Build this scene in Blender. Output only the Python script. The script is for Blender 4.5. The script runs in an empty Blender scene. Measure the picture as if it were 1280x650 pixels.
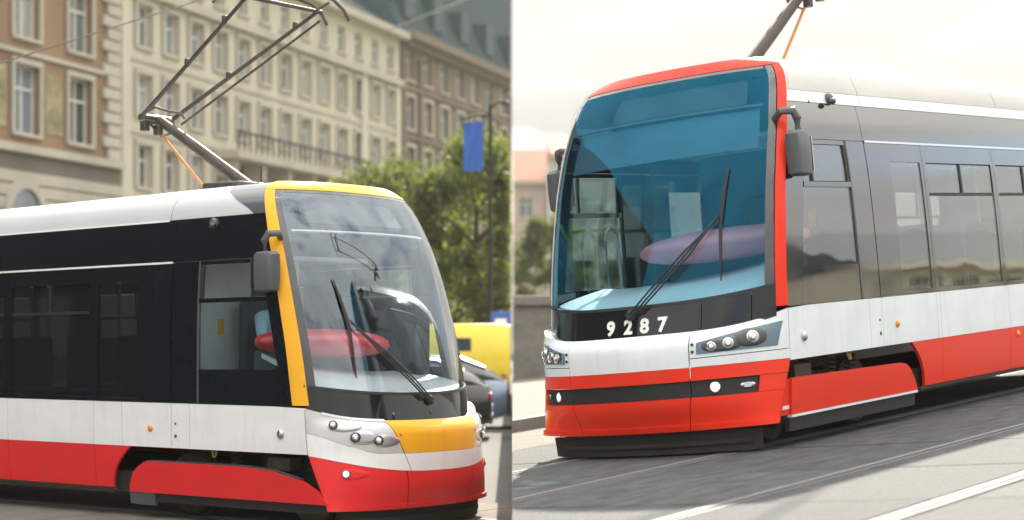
import bpy, bmesh, math, random
from mathutils import Vector, Matrix, Euler
random.seed(7)
R = math.radians
sc = bpy.context.scene
col = sc.collection

# ------------------------------------------------------------------ camera, sky, sun, exposure
EYE = 1.862
FPX, CY = 2308.28, 421.10            # focal length in photo pixels, horizon row of the photo
cd = bpy.data.cameras.new('camera'); cam = bpy.data.objects.new('camera', cd); col.objects.link(cam)
cam.location = (0, 0, EYE); cam.rotation_euler = (R(90), 0, 0)
cd.sensor_width = 36.0; cd.lens = FPX / 1280 * 36.0
cd.shift_y = (CY - 325) / 1280
cd.clip_end = 4000; cd.clip_start = 0.1
cd.dof.use_dof = True; cd.dof.focus_distance = 17.2; cd.dof.aperture_fstop = 1.1
sc.camera = cam

SUN_AZ, SUN_EL = R(9), R(35)         # azimuth to the right of +Y
world = bpy.data.worlds.new('World'); sc.world = world; world.use_nodes = True
nt = world.node_tree; nt.nodes.clear()
wo = nt.nodes.new('ShaderNodeOutputWorld'); bg = nt.nodes.new('ShaderNodeBackground')
sky = nt.nodes.new('ShaderNodeTexSky'); sky.sky_type = 'NISHITA'; sky.sun_disc = False
sky.sun_elevation = SUN_EL; sky.sun_rotation = SUN_AZ
sky.air_density = 1.0; sky.dust_density = 1.5; sky.ozone_density = 1.0
tc = nt.nodes.new('ShaderNodeTexCoord')
mp = nt.nodes.new('ShaderNodeMapping'); mp.inputs['Scale'].default_value = (1.0, 1.0, 3.2)
nz = nt.nodes.new('ShaderNodeTexNoise'); nz.inputs['Scale'].default_value = 2.6; nz.inputs['Detail'].default_value = 9; nz.inputs['Roughness'].default_value = .58
cr = nt.nodes.new('ShaderNodeValToRGB'); cr.color_ramp.elements[0].position = .24; cr.color_ramp.elements[1].position = .46
cl = nt.nodes.new('ShaderNodeValToRGB')      # cloud brightness variation
cl.color_ramp.elements[0].position = .3; cl.color_ramp.elements[0].color = (2.7, 2.6, 2.38, 1)
cl.color_ramp.elements[1].position = .75; cl.color_ramp.elements[1].color = (1.9, 1.9, 1.85, 1)
nz2 = nt.nodes.new('ShaderNodeTexNoise'); nz2.inputs['Scale'].default_value = 4.0; nz2.inputs['Detail'].default_value = 6
mx = nt.nodes.new('ShaderNodeMixRGB')
L = nt.links.new
L(tc.outputs['Generated'], mp.inputs['Vector']); L(mp.outputs[0], nz.inputs['Vector']); L(mp.outputs[0], nz2.inputs['Vector'])
L(nz.outputs['Fac'], cr.inputs[0]); L(nz2.outputs['Fac'], cl.inputs[0])
# clouds brighter overhead than at the horizon, zenith raised further to add fill light
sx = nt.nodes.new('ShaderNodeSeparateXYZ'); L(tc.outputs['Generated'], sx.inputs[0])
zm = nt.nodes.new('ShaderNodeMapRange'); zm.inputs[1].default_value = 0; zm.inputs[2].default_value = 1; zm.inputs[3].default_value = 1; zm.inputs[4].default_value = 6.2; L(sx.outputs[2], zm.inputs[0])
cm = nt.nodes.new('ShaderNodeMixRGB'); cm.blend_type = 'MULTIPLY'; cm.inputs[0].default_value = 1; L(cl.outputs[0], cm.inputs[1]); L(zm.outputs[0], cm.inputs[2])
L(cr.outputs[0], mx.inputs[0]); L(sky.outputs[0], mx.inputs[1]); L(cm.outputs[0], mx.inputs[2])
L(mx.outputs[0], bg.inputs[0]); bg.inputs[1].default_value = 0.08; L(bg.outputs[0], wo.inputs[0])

sd = bpy.data.lights.new('sun', 'SUN'); sun = bpy.data.objects.new('sun', sd); col.objects.link(sun)
sd.energy = 4.2; sd.angle = R(1.2); sd.color = (1.0, .93, .80)
S = Vector((math.sin(SUN_AZ) * math.cos(SUN_EL), math.cos(SUN_AZ) * math.cos(SUN_EL), math.sin(SUN_EL)))
sun.rotation_euler = S.to_track_quat('Z', 'Y').to_euler()
sc.view_settings.view_transform = 'Standard'; sc.view_settings.look = 'None'
sc.view_settings.gamma = 1.0; sc.view_settings.exposure = 1.5

# ------------------------------------------------------------------ materials
MATS = {}
def mat(name, color, rough=.5, metal=0., coat=0., noise=None, bump=None, spec=.5, emit=None, trans=0., coord='Object'):
    """noise = (scale, amount, detail, (sx,sy,sz)) varies the base colour; bump = (scale, strength, distance)."""
    if name in MATS: return MATS[name]
    m = bpy.data.materials.new(name); m.use_nodes = True; n = m.node_tree.nodes; l = m.node_tree.links.new
    b = n['Principled BSDF']
    b.inputs['Base Color'].default_value = (*color, 1); b.inputs['Roughness'].default_value = rough
    b.inputs['Metallic'].default_value = metal; b.inputs['Coat Weight'].default_value = coat
    b.inputs['Coat Roughness'].default_value = .04; b.inputs['Specular IOR Level'].default_value = spec
    b.inputs['Transmission Weight'].default_value = trans
    if emit: b.inputs['Emission Color'].default_value = (*emit[0], 1); b.inputs['Emission Strength'].default_value = emit[1]
    t = n.new('ShaderNodeTexCoord')
    if noise:
        sc_, amt, det, stretch = noise
        mpp = n.new('ShaderNodeMapping'); mpp.inputs['Scale'].default_value = stretch
        l(t.outputs[coord], mpp.inputs[0])
        x = n.new('ShaderNodeTexNoise'); x.inputs['Scale'].default_value = sc_; x.inputs['Detail'].default_value = det; x.inputs['Roughness'].default_value = .62
        l(mpp.outputs[0], x.inputs['Vector'])
        mr = n.new('ShaderNodeMapRange'); mr.inputs[1].default_value = .25; mr.inputs[2].default_value = .75
        mr.inputs[3].default_value = 1 - amt; mr.inputs[4].default_value = 1 + amt
        l(x.outputs['Fac'], mr.inputs[0])
        mu = n.new('ShaderNodeMixRGB'); mu.blend_type = 'MULTIPLY'; mu.inputs[0].default_value = 1
        mu.inputs[1].default_value = (*color, 1); l(mr.outputs[0], mu.inputs[2]); l(mu.outputs[0], b.inputs['Base Color'])
        rr = n.new('ShaderNodeMapRange'); rr.inputs[1].default_value = .3; rr.inputs[2].default_value = .7
        rr.inputs[3].default_value = max(0, rough - .06); rr.inputs[4].default_value = min(1, rough + .08)
        l(x.outputs['Fac'], rr.inputs[0]); l(rr.outputs[0], b.inputs['Roughness'])
    if bump:
        x2 = n.new('ShaderNodeTexNoise'); x2.inputs['Scale'].default_value = bump[0]; x2.inputs['Detail'].default_value = 5
        l(t.outputs[coord], x2.inputs['Vector'])
        bp = n.new('ShaderNodeBump'); bp.inputs['Strength'].default_value = bump[1]; bp.inputs['Distance'].default_value = bump[2]
        l(x2.outputs['Fac'], bp.inputs['Height']); l(bp.outputs[0], b.inputs['Normal'])
    MATS[name] = m; return m

def glass(name, tint, ior=1.5, rough=.0, extra=0.0, wav=0.0, gcol=(1, 1, 1)):
    """thin pane: tinted see-through plus a Fresnel mirror."""
    if name in MATS: return MATS[name]
    m = bpy.data.materials.new(name); m.use_nodes = True; n = m.node_tree.nodes; l = m.node_tree.links.new
    n.clear(); o = n.new('ShaderNodeOutputMaterial')
    tr = n.new('ShaderNodeBsdfTransparent'); tr.inputs[0].default_value = (*tint, 1)
    gl = n.new('ShaderNodeBsdfGlossy'); gl.inputs['Roughness'].default_value = rough; gl.inputs['Color'].default_value = (*gcol, 1)
    fr = n.new('ShaderNodeFresnel'); fr.inputs[0].default_value = ior
    ad = n.new('ShaderNodeMath'); ad.inputs[1].default_value = extra; ad.use_clamp = True
    mx_ = n.new('ShaderNodeMixShader')
    if wav:
        t = n.new('ShaderNodeTexCoord'); x = n.new('ShaderNodeTexNoise'); x.inputs['Scale'].default_value = 1.1; x.inputs['Detail'].default_value = 1
        bp = n.new('ShaderNodeBump'); bp.inputs['Strength'].default_value = wav; bp.inputs['Distance'].default_value = .05
        l(t.outputs['Object'], x.inputs['Vector']); l(x.outputs['Fac'], bp.inputs['Height']); l(bp.outputs[0], gl.inputs['Normal'])
    ge = n.new('ShaderNodeNewGeometry'); mi = n.new('ShaderNodeMapRange')      # same mirror from either face of the pane
    mi.inputs[3].default_value = ior; mi.inputs[4].default_value = 1 / ior; l(ge.outputs['Backfacing'], mi.inputs[0]); l(mi.outputs[0], fr.inputs[0])
    l(fr.outputs[0], ad.inputs[0]); l(ad.outputs[0], mx_.inputs[0]); l(tr.outputs[0], mx_.inputs[1]); l(gl.outputs[0], mx_.inputs[2])
    l(mx_.outputs[0], o.inputs[0]); MATS[name] = m; return m

def paint(name, c, amt=.06, coat=.35, spec=.5):
    """lacquer with a thin patchy film of road dust and rain streaks."""
    m = mat(name, c, .34, coat=coat, spec=spec, noise=(2.2, amt, 7, (1, 1, 1.6)), bump=(.9, .03, .03))
    n = m.node_tree.nodes; l = m.node_tree.links.new; b = n['Principled BSDF']
    t = n.new('ShaderNodeTexCoord'); mp_ = n.new('ShaderNodeMapping'); mp_.inputs['Scale'].default_value = (7, 7, .9)
    x = n.new('ShaderNodeTexNoise'); x.inputs['Scale'].default_value = 1.6; x.inputs['Detail'].default_value = 9; x.inputs['Roughness'].default_value = .7
    r_ = n.new('ShaderNodeMapRange'); r_.inputs[1].default_value = .48; r_.inputs[2].default_value = .78; r_.inputs[3].default_value = 0; r_.inputs[4].default_value = .15
    k = n.new('ShaderNodeMixRGB'); k.inputs[2].default_value = (.20, .165, .13, 1); src = b.inputs['Base Color'].links[0].from_socket
    l(t.outputs['Object'], mp_.inputs[0]); l(mp_.outputs[0], x.inputs['Vector']); l(x.outputs['Fac'], r_.inputs[0]); l(r_.outputs[0], k.inputs[0]); l(src, k.inputs[1]); l(k.outputs[0], b.inputs['Base Color'])
    return m
white_p = paint('white_paint', (.86, .86, .88)); red_p = paint('red_paint', (.78, .026, .030), coat=.15, spec=.22); red2_p = paint('scarlet_paint', (.80, .034, .011), coat=.15, spec=.22)
yel_p = paint('yellow_paint', (.88, .43, .015), coat=.15, spec=.25); silver_p = mat('silver_paint', (.66, .66, .67), .32, .25, .5, noise=(6, .05, 4, (1, 1, 1)))
chrome = mat('chrome', (.82, .82, .84), .12, 1.0); roof_p = mat('roof_paint', (.56, .57, .60), .38, coat=.3, noise=(1.5, .07, 6, (1, 1, 1)))
roof2_p = mat('roof_silver', (.50, .48, .45), .34, .25, coat=.3, noise=(2.2, .16, 7, (.4, 1, 1)))
black_1 = mat('black_gloss', (.006, .008, .011), .08, spec=.22, bump=(.8, .05, .03), noise=(2, .2, 3, (1, 1, 1)))
fascia_m = mat('fascia_gloss', (.008, .010, .012), .05, spec=.55, bump=(1.2, .05, .03)); black_2 = mat('black_mirror_gloss', (.014, .014, .015), .05, coat=1., spec=1., bump=(.8, .05, .03), noise=(2, .2, 3, (1, 1, 1))); black_2.node_tree.nodes['Principled BSDF'].inputs['Coat IOR'].default_value = 2.0
black_m = mat('black_rubber', (.018, .018, .019), .55, noise=(8, .3, 4, (1, 1, 1)))
dark_under = mat('underframe', (.022, .021, .020), .7, noise=(5, .45, 6, (1, 1, 1)))
grease = mat('dusty_steel', (.10, .085, .065), .6, .4, noise=(9, .4, 5, (1, 1, 1)))
grey_pl = mat('grey_plastic', (.085, .09, .10), .38, noise=(5, .12, 3, (1, 1, 1)))
lens = mat('lamp_lens', (.50, .52, .55), .12, .9, coat=1.0); bulb = mat('bulb_glass', (.92, .93, .95), .15, coat=1.); ring_m = mat('lamp_ring', (.12, .12, .13), .2, .8); lit_lens = mat('lit_lamp', (.9, .9, .85), .1, emit=((1, .97, .9), .3))
amber = mat('amber_lens', (.85, .26, .02), .2, coat=.8); dk_lens = mat('dark_lens', (.03, .035, .04), .08, coat=1)
ws_t1 = glass('windscreen_clear', (.78, .86, .88), 1.5, extra=.11, wav=.05, gcol=(.78, .89, 1.0)); ws_t2 = glass('windscreen_teal', (.60, .82, .90), 1.5, extra=.08, wav=.04, gcol=(.03, .32, .56))
sg1 = glass('side_glass', (.40, .46, .48), 1.5, extra=.03, wav=.12); sg2 = glass('side_glass_bronze', (.84, .86, .86), 1.6, extra=.12, wav=.10)
cab_g = glass('cab_glass', (.84, .91, .91), 1.45, wav=.06)
int_w = mat('interior_panel', (.66, .68, .69), .6, noise=(3, .08, 3, (1, 1, 1))); int_d = mat('interior_dark', (.06, .07, .08), .6); int_b = mat('interior_blue', (.04, .10, .15), .6)
desk_r = mat('desk_red', (.75, .04, .045), .35, noise=(3, .08, 3, (1, 1, 1)), coat=.3); desk_p = mat('desk_rose', (.80, .26, .30), .4, noise=(3, .08, 3, (1, 1, 1)), coat=.2); cowl = mat('dash_cowl', (.66, .68, .70), .5, noise=(4, .06, 3, (1, 1, 1)))
seat_b = mat('seat_fabric', (.06, .07, .10), .85); pole_y = mat('handrail', (.75, .62, .15), .3, .2)
steel = mat('rail_steel', (.17, .168, .165), .6, .0, spec=.3, noise=(14, .12, 5, (.15, 1, 1))); steel_d = mat('pantograph_steel', (.10, .09, .085), .5, .6, noise=(7, .5, 6, (1, 1, 1)), bump=(30, .15, .01))
panto_tube = mat('pantograph_tube', (.075, .062, .052), .6, .3, noise=(5, .45, 6, (1, 1, 1)))
rod_o = mat('insulated_rod', (.55, .24, .05), .5); mirror_m = mat('mirror_glass', (.8, .8, .8), .03, 1.0)

# ------------------------------------------------------------------ mesh helpers
class MB:
    def __init__(s): s.v = []; s.f = []
    def add(s, vs, fs):
        k = len(s.v); s.v += [tuple(p) for p in vs]; s.f += [tuple(i + k for i in f) for f in fs]; return s
    def box(s, c, d, rot=None):
        x, y, z = d[0] / 2, d[1] / 2, d[2] / 2
        vs = [Vector((a * x, b * y, e * z)) for a in (-1, 1) for b in (-1, 1) for e in (-1, 1)]
        if rot is not None: vs = [rot @ p for p in vs]
        vs = [p + Vector(c) for p in vs]
        return s.add(vs, [(0, 1, 3, 2), (4, 6, 7, 5), (0, 4, 5, 1), (2, 3, 7, 6), (0, 2, 6, 4), (1, 5, 7, 3)])
    def tube(s, path, r, n=8, caps=True):
        path = [Vector(p) for p in path]; rs = r if isinstance(r, (list, tuple)) else [r] * len(path)
        rings = []; up = Vector((0, 0, 1))
        for i, p in enumerate(path):
            t = (path[min(i + 1, len(path) - 1)] - path[max(i - 1, 0)]).normalized()
            a = t.cross(up)
            if a.length < 1e-3: a = t.cross(Vector((1, 0, 0)))
            a.normalize(); b = t.cross(a).normalized()
            rings.append([p + (a * math.cos(2 * math.pi * k / n) + b * math.sin(2 * math.pi * k / n)) * rs[i] for k in range(n)])
        vs = [q for rg in rings for q in rg]; fs = []
        for i in range(len(path) - 1):
            for k in range(n): fs.append((i * n + k, i * n + (k + 1) % n, (i + 1) * n + (k + 1) % n, (i + 1) * n + k))
        if caps: fs += [tuple(range(n))[::-1], tuple((len(path) - 1) * n + k for k in range(n))]
        return s.add(vs, fs)
    def lathe(s, prof, c, axis, n=20):
        """prof: (radius, height along axis) pairs."""
        q = Vector(axis).normalized().to_track_quat('Z', 'Y'); c = Vector(c); m = len(prof); vs = []; fs = []
        for r_, h in prof:
            for k in range(n):
                a = 2 * math.pi * k / n; vs.append(c + q @ Vector((r_ * math.cos(a), r_ * math.sin(a), h)))
        for i in range(m - 1):
            for k in range(n): fs.append((i * n + k, i * n + (k + 1) % n, (i + 1) * n + (k + 1) % n, (i + 1) * n + k))
        fs += [tuple(range(n))[::-1], tuple((m - 1) * n + k for k in range(n))]
        return s.add(vs, fs)
    def shell(s, grid_o, grid_i):
        """closed solid between two grids of points [row][col]."""
        nr, nc = len(grid_o), len(grid_o[0]); k = nr * nc
        vs = [p for r_ in grid_o for p in r_] + [p for r_ in grid_i for p in r_]; fs = []
        I = lambda i, j: i * nc + j
        for i in range(nr - 1):
            for j in range(nc - 1):
                fs.append((I(i, j), I(i, j + 1), I(i + 1, j + 1), I(i + 1, j)))
                fs.append((k + I(i, j), k + I(i + 1, j), k + I(i + 1, j + 1), k + I(i, j + 1)))
        for j in range(nc - 1):
            fs.append((I(0, j), k + I(0, j), k + I(0, j + 1), I(0, j + 1)))
            fs.append((I(nr - 1, j), I(nr - 1, j + 1), k + I(nr - 1, j + 1), k + I(nr - 1, j)))
        for i in range(nr - 1):
            fs.append((I(i, 0), I(i + 1, 0), k + I(i + 1, 0), k + I(i, 0)))
            fs.append((I(i, nc - 1), k + I(i, nc - 1), k + I(i + 1, nc - 1), I(i + 1, nc - 1)))
        return s.add(vs, fs)
    def mesh(s, name, mt, smooth=True, recalc=True, ang=35):
        me = bpy.data.meshes.new(name); me.from_pydata(s.v, [], s.f)
        if recalc:
            bm = bmesh.new(); bm.from_mesh(me); bmesh.ops.recalc_face_normals(bm, faces=bm.faces); bm.to_mesh(me); bm.free()
        me.materials.append(mt)
        if smooth:
            me.shade_smooth(); me.set_sharp_from_angle(angle=R(ang))
        return me
    def build(s, name, mt, parent=None, smooth=True, ang=35, bevel=0, recalc=True):
        o = bpy.data.objects.new(name, s.mesh(name, mt, smooth, recalc, ang)); col.objects.link(o)
        if parent: o.parent = parent
        if bevel:
            b = o.modifiers.new('bevel', 'BEVEL'); b.width = bevel; b.segments = 2; b.limit_method = 'ANGLE'
        return o
def put(name, me, parent=None, loc=(0, 0, 0), rz=0, scale=None):
    o = bpy.data.objects.new(name, me); col.objects.link(o); o.location = loc; o.rotation_euler = (0, 0, rz)
    if scale: o.scale = scale
    if parent: o.parent = parent
    return o
def empty(name, loc=(0, 0, 0), rot=(0, 0, 0)):
    o = bpy.data.objects.new(name, None); col.objects.link(o); o.location = loc; o.rotation_euler = rot; o.empty_display_size = .3
    return o
def tag(o, label=None, cat=None, group=None, kind=None):
    if label: o['label'] = label
    if cat: o['category'] = cat
    if group: o['group'] = group
    if kind: o['kind'] = kind
    return o
def interp(x, xs, ys):
    if x <= xs[0]: return ys[0]
    for i in range(len(xs) - 1):
        if x <= xs[i + 1]:
            return ys[i] + (ys[i + 1] - ys[i]) * (x - xs[i]) / (xs[i + 1] - xs[i])
    return ys[-1]
def spl(x, xs, ys):
    """monotone-ish smooth interpolation (Catmull-Rom on uneven knots)."""
    if x <= xs[0]: return ys[0]
    if x >= xs[-1]: return ys[-1]
    for i in range(len(xs) - 1):
        if x <= xs[i + 1]:
            h = xs[i + 1] - xs[i]; t = (x - xs[i]) / h
            m0 = (ys[i + 1] - ys[i - 1]) / (xs[i + 1] - xs[i - 1]) if i else (ys[1] - ys[0]) / (xs[1] - xs[0])
            m1 = (ys[i + 2] - ys[i]) / (xs[i + 2] - xs[i]) if i + 2 < len(xs) else (ys[i + 1] - ys[i]) / h
            return (2*t**3-3*t*t+1)*ys[i] + (t**3-2*t*t+t)*h*m0 + (-2*t**3+3*t*t)*ys[i+1] + (t**3-t*t)*h*m1
def pix(px, py, Y):
    """point at depth Y on the ray through photo pixel (px, py)."""
    return Vector(((px - 640) / FPX * Y, Y, EYE + (CY - py) / FPX * Y))

# ------------------------------------------------------------------ poses of the two trams (metres, radians)
T1_LOC, T1_ROT = Vector((-1.1976, 18.5835, 0)), Euler((0, 0, 2.50209))
T2_LOC, T2_ROT = Vector((1.4232, 16.4234, EYE - 1.02165)), Euler((-.072967, -.059334, .936656))
M2 = Matrix.Translation(T2_LOC) @ T2_ROT.to_matrix().to_4x4()
M1 = Matrix.Translation(T1_LOC) @ T1_ROT.to_matrix().to_4x4()
N2 = T2_ROT.to_matrix().col[2]
def street_z(X, Y): return T2_LOC.z - (N2.x * (X - T2_LOC.x) + N2.y * (Y - T2_LOC.y)) / N2.z

asphalt = mat('asphalt', (.115, .114, .112), .9, spec=.2, noise=(.9, .22, 9, (1, 1, 1)), bump=(60, .25, .01))
concrete = mat('concrete_slab', (.27, .255, .23), .75, noise=(1.3, .30, 9, (1, .5, 1)), bump=(40, .3, .01))
concrete2 = mat('concrete_slab_light', (.165, .152, .13), .9, spec=.15, noise=(2.5, .3, 10, (1, 1, 1)), bump=(40, .25, .01))
paving = mat('paving', (.16, .15, .13), .9, spec=.2, noise=(1.2, .18, 8, (1, 1, 1)), bump=(30, .2, .01))
kerb_s = mat('kerb_stone', (.16, .15, .14), .8, noise=(3, .3, 6, (1, 1, 1)), bump=(25, .3, .01))
stone_d = mat('parapet_stone', (.20, .185, .165), .85, noise=(1.4, .38, 8, (1, 1, 2.4)), bump=(9, .5, .03))
earth = mat('earth', (.13, .14, .08), .95, noise=(.05, .4, 8, (1, 1, 1)))

def clip_x(me, x, keep_pos, M=None):
    """cut a mesh at the world plane X = x (the edge where the upper street ends)."""
    bm = bmesh.new(); bm.from_mesh(me)
    if M is not None: bm.transform(M)
    geo = bm.verts[:] + bm.edges[:] + bm.faces[:]
    r = bmesh.ops.bisect_plane(bm, geom=geo, plane_co=(x, 0, 0), plane_no=(-1, 0, 0) if keep_pos else (1, 0, 0), clear_outer=True)
    ed = [e for e in r['geom_cut'] if isinstance(e, bmesh.types.BMEdge)]
    if ed: bmesh.ops.holes_fill(bm, edges=ed)
    if M is not None: bm.transform(M.inverted())
    bmesh.ops.recalc_face_normals(bm, faces=bm.faces); n = len(bm.verts); bm.to_mesh(me); bm.free(); return n

# ground that reaches the horizon, the lower road on the left
tag(MB().add([(-900, -300, -.05), (900, -300, -.05), (900, 1500, -.05), (-900, 1500, -.05)], [(0, 1, 2, 3)]).build('ground', earth, smooth=False, recalc=False), kind='structure')
road = tag(MB().add([(-160, -60, -.004), (0, -60, -.004), (0, 240, -.004), (-160, 240, -.004)], [(0, 1, 2, 3)]).build('road', asphalt, smooth=False, recalc=False), kind='structure')

def rail_mesh(u0, u1, y):
    b = MB()
    b.box(((u0 + u1) / 2, y, .0), (u1 - u0, .062, .012)); b.box(((u0 + u1) / 2, y - .095, -.001), (u1 - u0, .026, .010))
    return b
for y in (-.745, .745):
    for k in range(4):
        o = rail_mesh(-14 + 7 * k, -14 + 7 * k + 6.99, y).build('rail', steel, road, smooth=False); o.matrix_world = M1
        if clip_x(o.data, -.01, False, M1) < 4: bpy.data.objects.remove(o)
for k, (y0, y1) in enumerate(((-2.2, -.87), (-.66, .66), (.82, 2.25))):     # concrete plates between the rails
    for i in range(14):
        u = -9 + i * 1.5
        o = MB().box((u + .745, (y0 + y1) / 2, -.001), (1.482, y1 - y0, .008)).build('slab', concrete2, road, smooth=False); o.matrix_world = M1
        if clip_x(o.data, -.01, False, M1) < 4: bpy.data.objects.remove(o)

# the upper street on the right: a sloping deck behind a retaining wall at X = 0
b = MB(); nx, ny = 12, 12
xs = [0, 2, 4, 7, 10, 14, 18, 24, 30, 40, 55, 75]; ys = [-14 + i * (58 + 14) / 11 for i in range(12)]
def deck_z(X, Y): return street_z(min(X, 26), Y) + max(0, X - 26) * .03
top = [[Vector((X, Y, deck_z(X, Y) - .012)) for X in xs] for Y in ys]; bot = [[Vector((X, Y, -.06)) for X in xs] for Y in ys]
street = tag(b.shell(top, bot).build('street', concrete2, smooth=False), kind='structure')
rnd = random.Random(3)
def slab2(u0, u1, y0, y1, mt, name='slab', h=.0, th=.02):
    o = MB().box(((u0 + u1) / 2, (y0 + y1) / 2, h - th / 2 + rnd.uniform(-.0015, .0015)), (u1 - u0, y1 - y0, th)).build(name, mt, street, smooth=False)
    o.matrix_world = M2
    if clip_x(o.data, .006, True, M2) < 4: bpy.data.objects.remove(o)
conc = [mat('concrete_slab_%s' % 'abcd'[i], c, .85, spec=.2, noise=(7., .50, 12, (.35, 1, 1)), bump=(28, .8, .03)) for i, c in enumerate(((.085, .089, .092), (.074, .078, .082), (.098, .10, .101), (.08, .084, .087)))]
for (y0, y1, st) in ((.80, 2.45, 1.9), (-.66, .69, 1.9), (-2.71, -.88, 1.9), (-4.17, -2.82, 1.9), (-6.2, -4.40, 1.9)):
    for i in range(15):
        u = -12 + i * st + (0.5 if y0 < -2 else 0)
        slab2(u + .012, u + st - .012, y0, y1, conc[rnd.randrange(4)])
groove_m = mat('rail_groove', (.025, .023, .02), .9)
for y in (.745, -.745, -2.765, -4.255):
    for k in range(3):
        o = MB().box((-12 + 9 * k + 4.495, y - .057, -.003), (8.98, .048, .006)).build('rail_groove', groove_m, street, smooth=False); o.matrix_world = M2
        if clip_x(o.data, .006, True, M2) < 4: bpy.data.objects.remove(o)
        o = rail_mesh(-12 + 9 * k, -12 + 9 * k + 8.99, y).build('rail', steel, street, smooth=False); o.matrix_world = M2
        if clip_x(o.data, .006, True, M2) < 4: bpy.data.objects.remove(o)
# kerb and pavement behind the far track
for i in range(24):
    slab2(-4 + i * 1.2 + .004, -4 + (i + 1) * 1.2 - .004, 4.45, 4.72, kerb_s, 'kerb_stone', .13, .16)
pv = MB().box((15, 16.2, .06), (60, 22.9, .13)).build('pavement', paving, None, smooth=False); pv.matrix_world = M2
clip_x(pv.data, .006, True, M2); tag(pv, kind='structure')

# parapet at the end of the pavement
pr = empty('parapet_wall', (0, 40, street_z(8, 40) + .1))
pz = lambda X: street_z(X, 40) + .10 - pr.location.z
for i in range(12):
    x0 = .02 + i * 1.5
    z0 = pz(x0) - .35
    MB().box((x0 + .746, 0, z0 + .98), (1.485, .46, 1.96)).build('stone_block', stone_d, pr, smooth=False, bevel=.012)
    MB().box((x0 + .746, -.02, z0 + 2.08), (1.488, .66, .22)).build('coping_stone', stone_d, pr, smooth=False, bevel=.03)
tag(pr, 'low dark stone parapet wall with flat coping behind the tram numbered 9287', 'wall')

# ------------------------------------------------------------------ buildings
def wallmat(name, c, amt=.16): return mat(name, c, .9, noise=(.35, amt, 9, (1, 1, .35)), bump=(6, .25, .02))
cream = wallmat('cream_render', (.57, .53, .43), .2); ochre = wallmat('ochre_render', (.26, .165, .10), .36); brown = wallmat('brown_stone', (.20, .155, .115))
trimc = wallmat('trim_stone', (.47, .435, .36), .18); darkst = wallmat('dark_stone', (.17, .15, .12), .25)
copper = mat('copper_roof', (.03, .065, .07), .5, .3, noise=(.9, .3, 7, (1, 1, .5))); tile_r = mat('roof_tile', (.33, .13, .09), .85, noise=(2, .25, 6, (1, 1, 1)))
wframe = mat('window_frame', (.70, .69, .64), .5); wpane = mat('window_pane', (.17, .19, .22), .05, spec=.9, noise=(.4, .45, 2, (1, 1, .4))); 
WR = random.Random(11); wpanes = [wpane, mat('window_pane_dark', (.06, .07, .085), .05, spec=.9), mat('window_curtain', (.36, .37, .38), .12, noise=(1.5, .35, 3, (4, 1, .3))), mat('window_pane_blue', (.20, .24, .30), .06, spec=.9)]
banner_b = mat('blue_cloth', (.03, .11, .45), .7, noise=(2, .15, 4, (1, 1, 1)))
iron = mat('iron', (.03, .03, .03), .5, .5)

WMESH = {}
def window_meshes(w, h, two):
    k = (round(w, 2), round(h, 2), two)
    if k not in WMESH:
        f = MB(); t = .09
        f.box((0, 0, h - t / 2), (w, .09, t)).box((0, 0, t / 2), (w, .09, t)).box((-w / 2 + t / 2, 0, h / 2), (t, .09, h - 2 * t - .004)).box((w / 2 - t / 2, 0, h / 2), (t, .09, h - 2 * t - .004))
        f.box((0, -.01, h * .66), (w - 2 * t - .004, .08, .10)).box((0, -.005, h * .33), (.10, .085, h * .66 - t - .06))
        f.box((0, -.004, h * .83), (.07, .08, h * .34 - t - .06))
        p = MB().box((0, .06, h / 2), (w - .1, .015, h - .1))
        s = MB().box((0, -.26, -.07), (w + .34, .34, .14))
        u = MB()
        u.box((0, -.36, h + .12), (w + .44, .12, .24)).box((-w / 2 - .12, -.36, h / 2), (.2, .10, h - .01)).box((w / 2 + .12, -.36, h / 2), (.2, .10, h - .01))
        WMESH[k] = [f.mesh('window', wframe, False), [p.mesh('pane', m_, False) for m_ in wpanes], s.mesh('sill', trimc, False), u.mesh('surround', trimc, False)]
    return WMESH[k]
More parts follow.
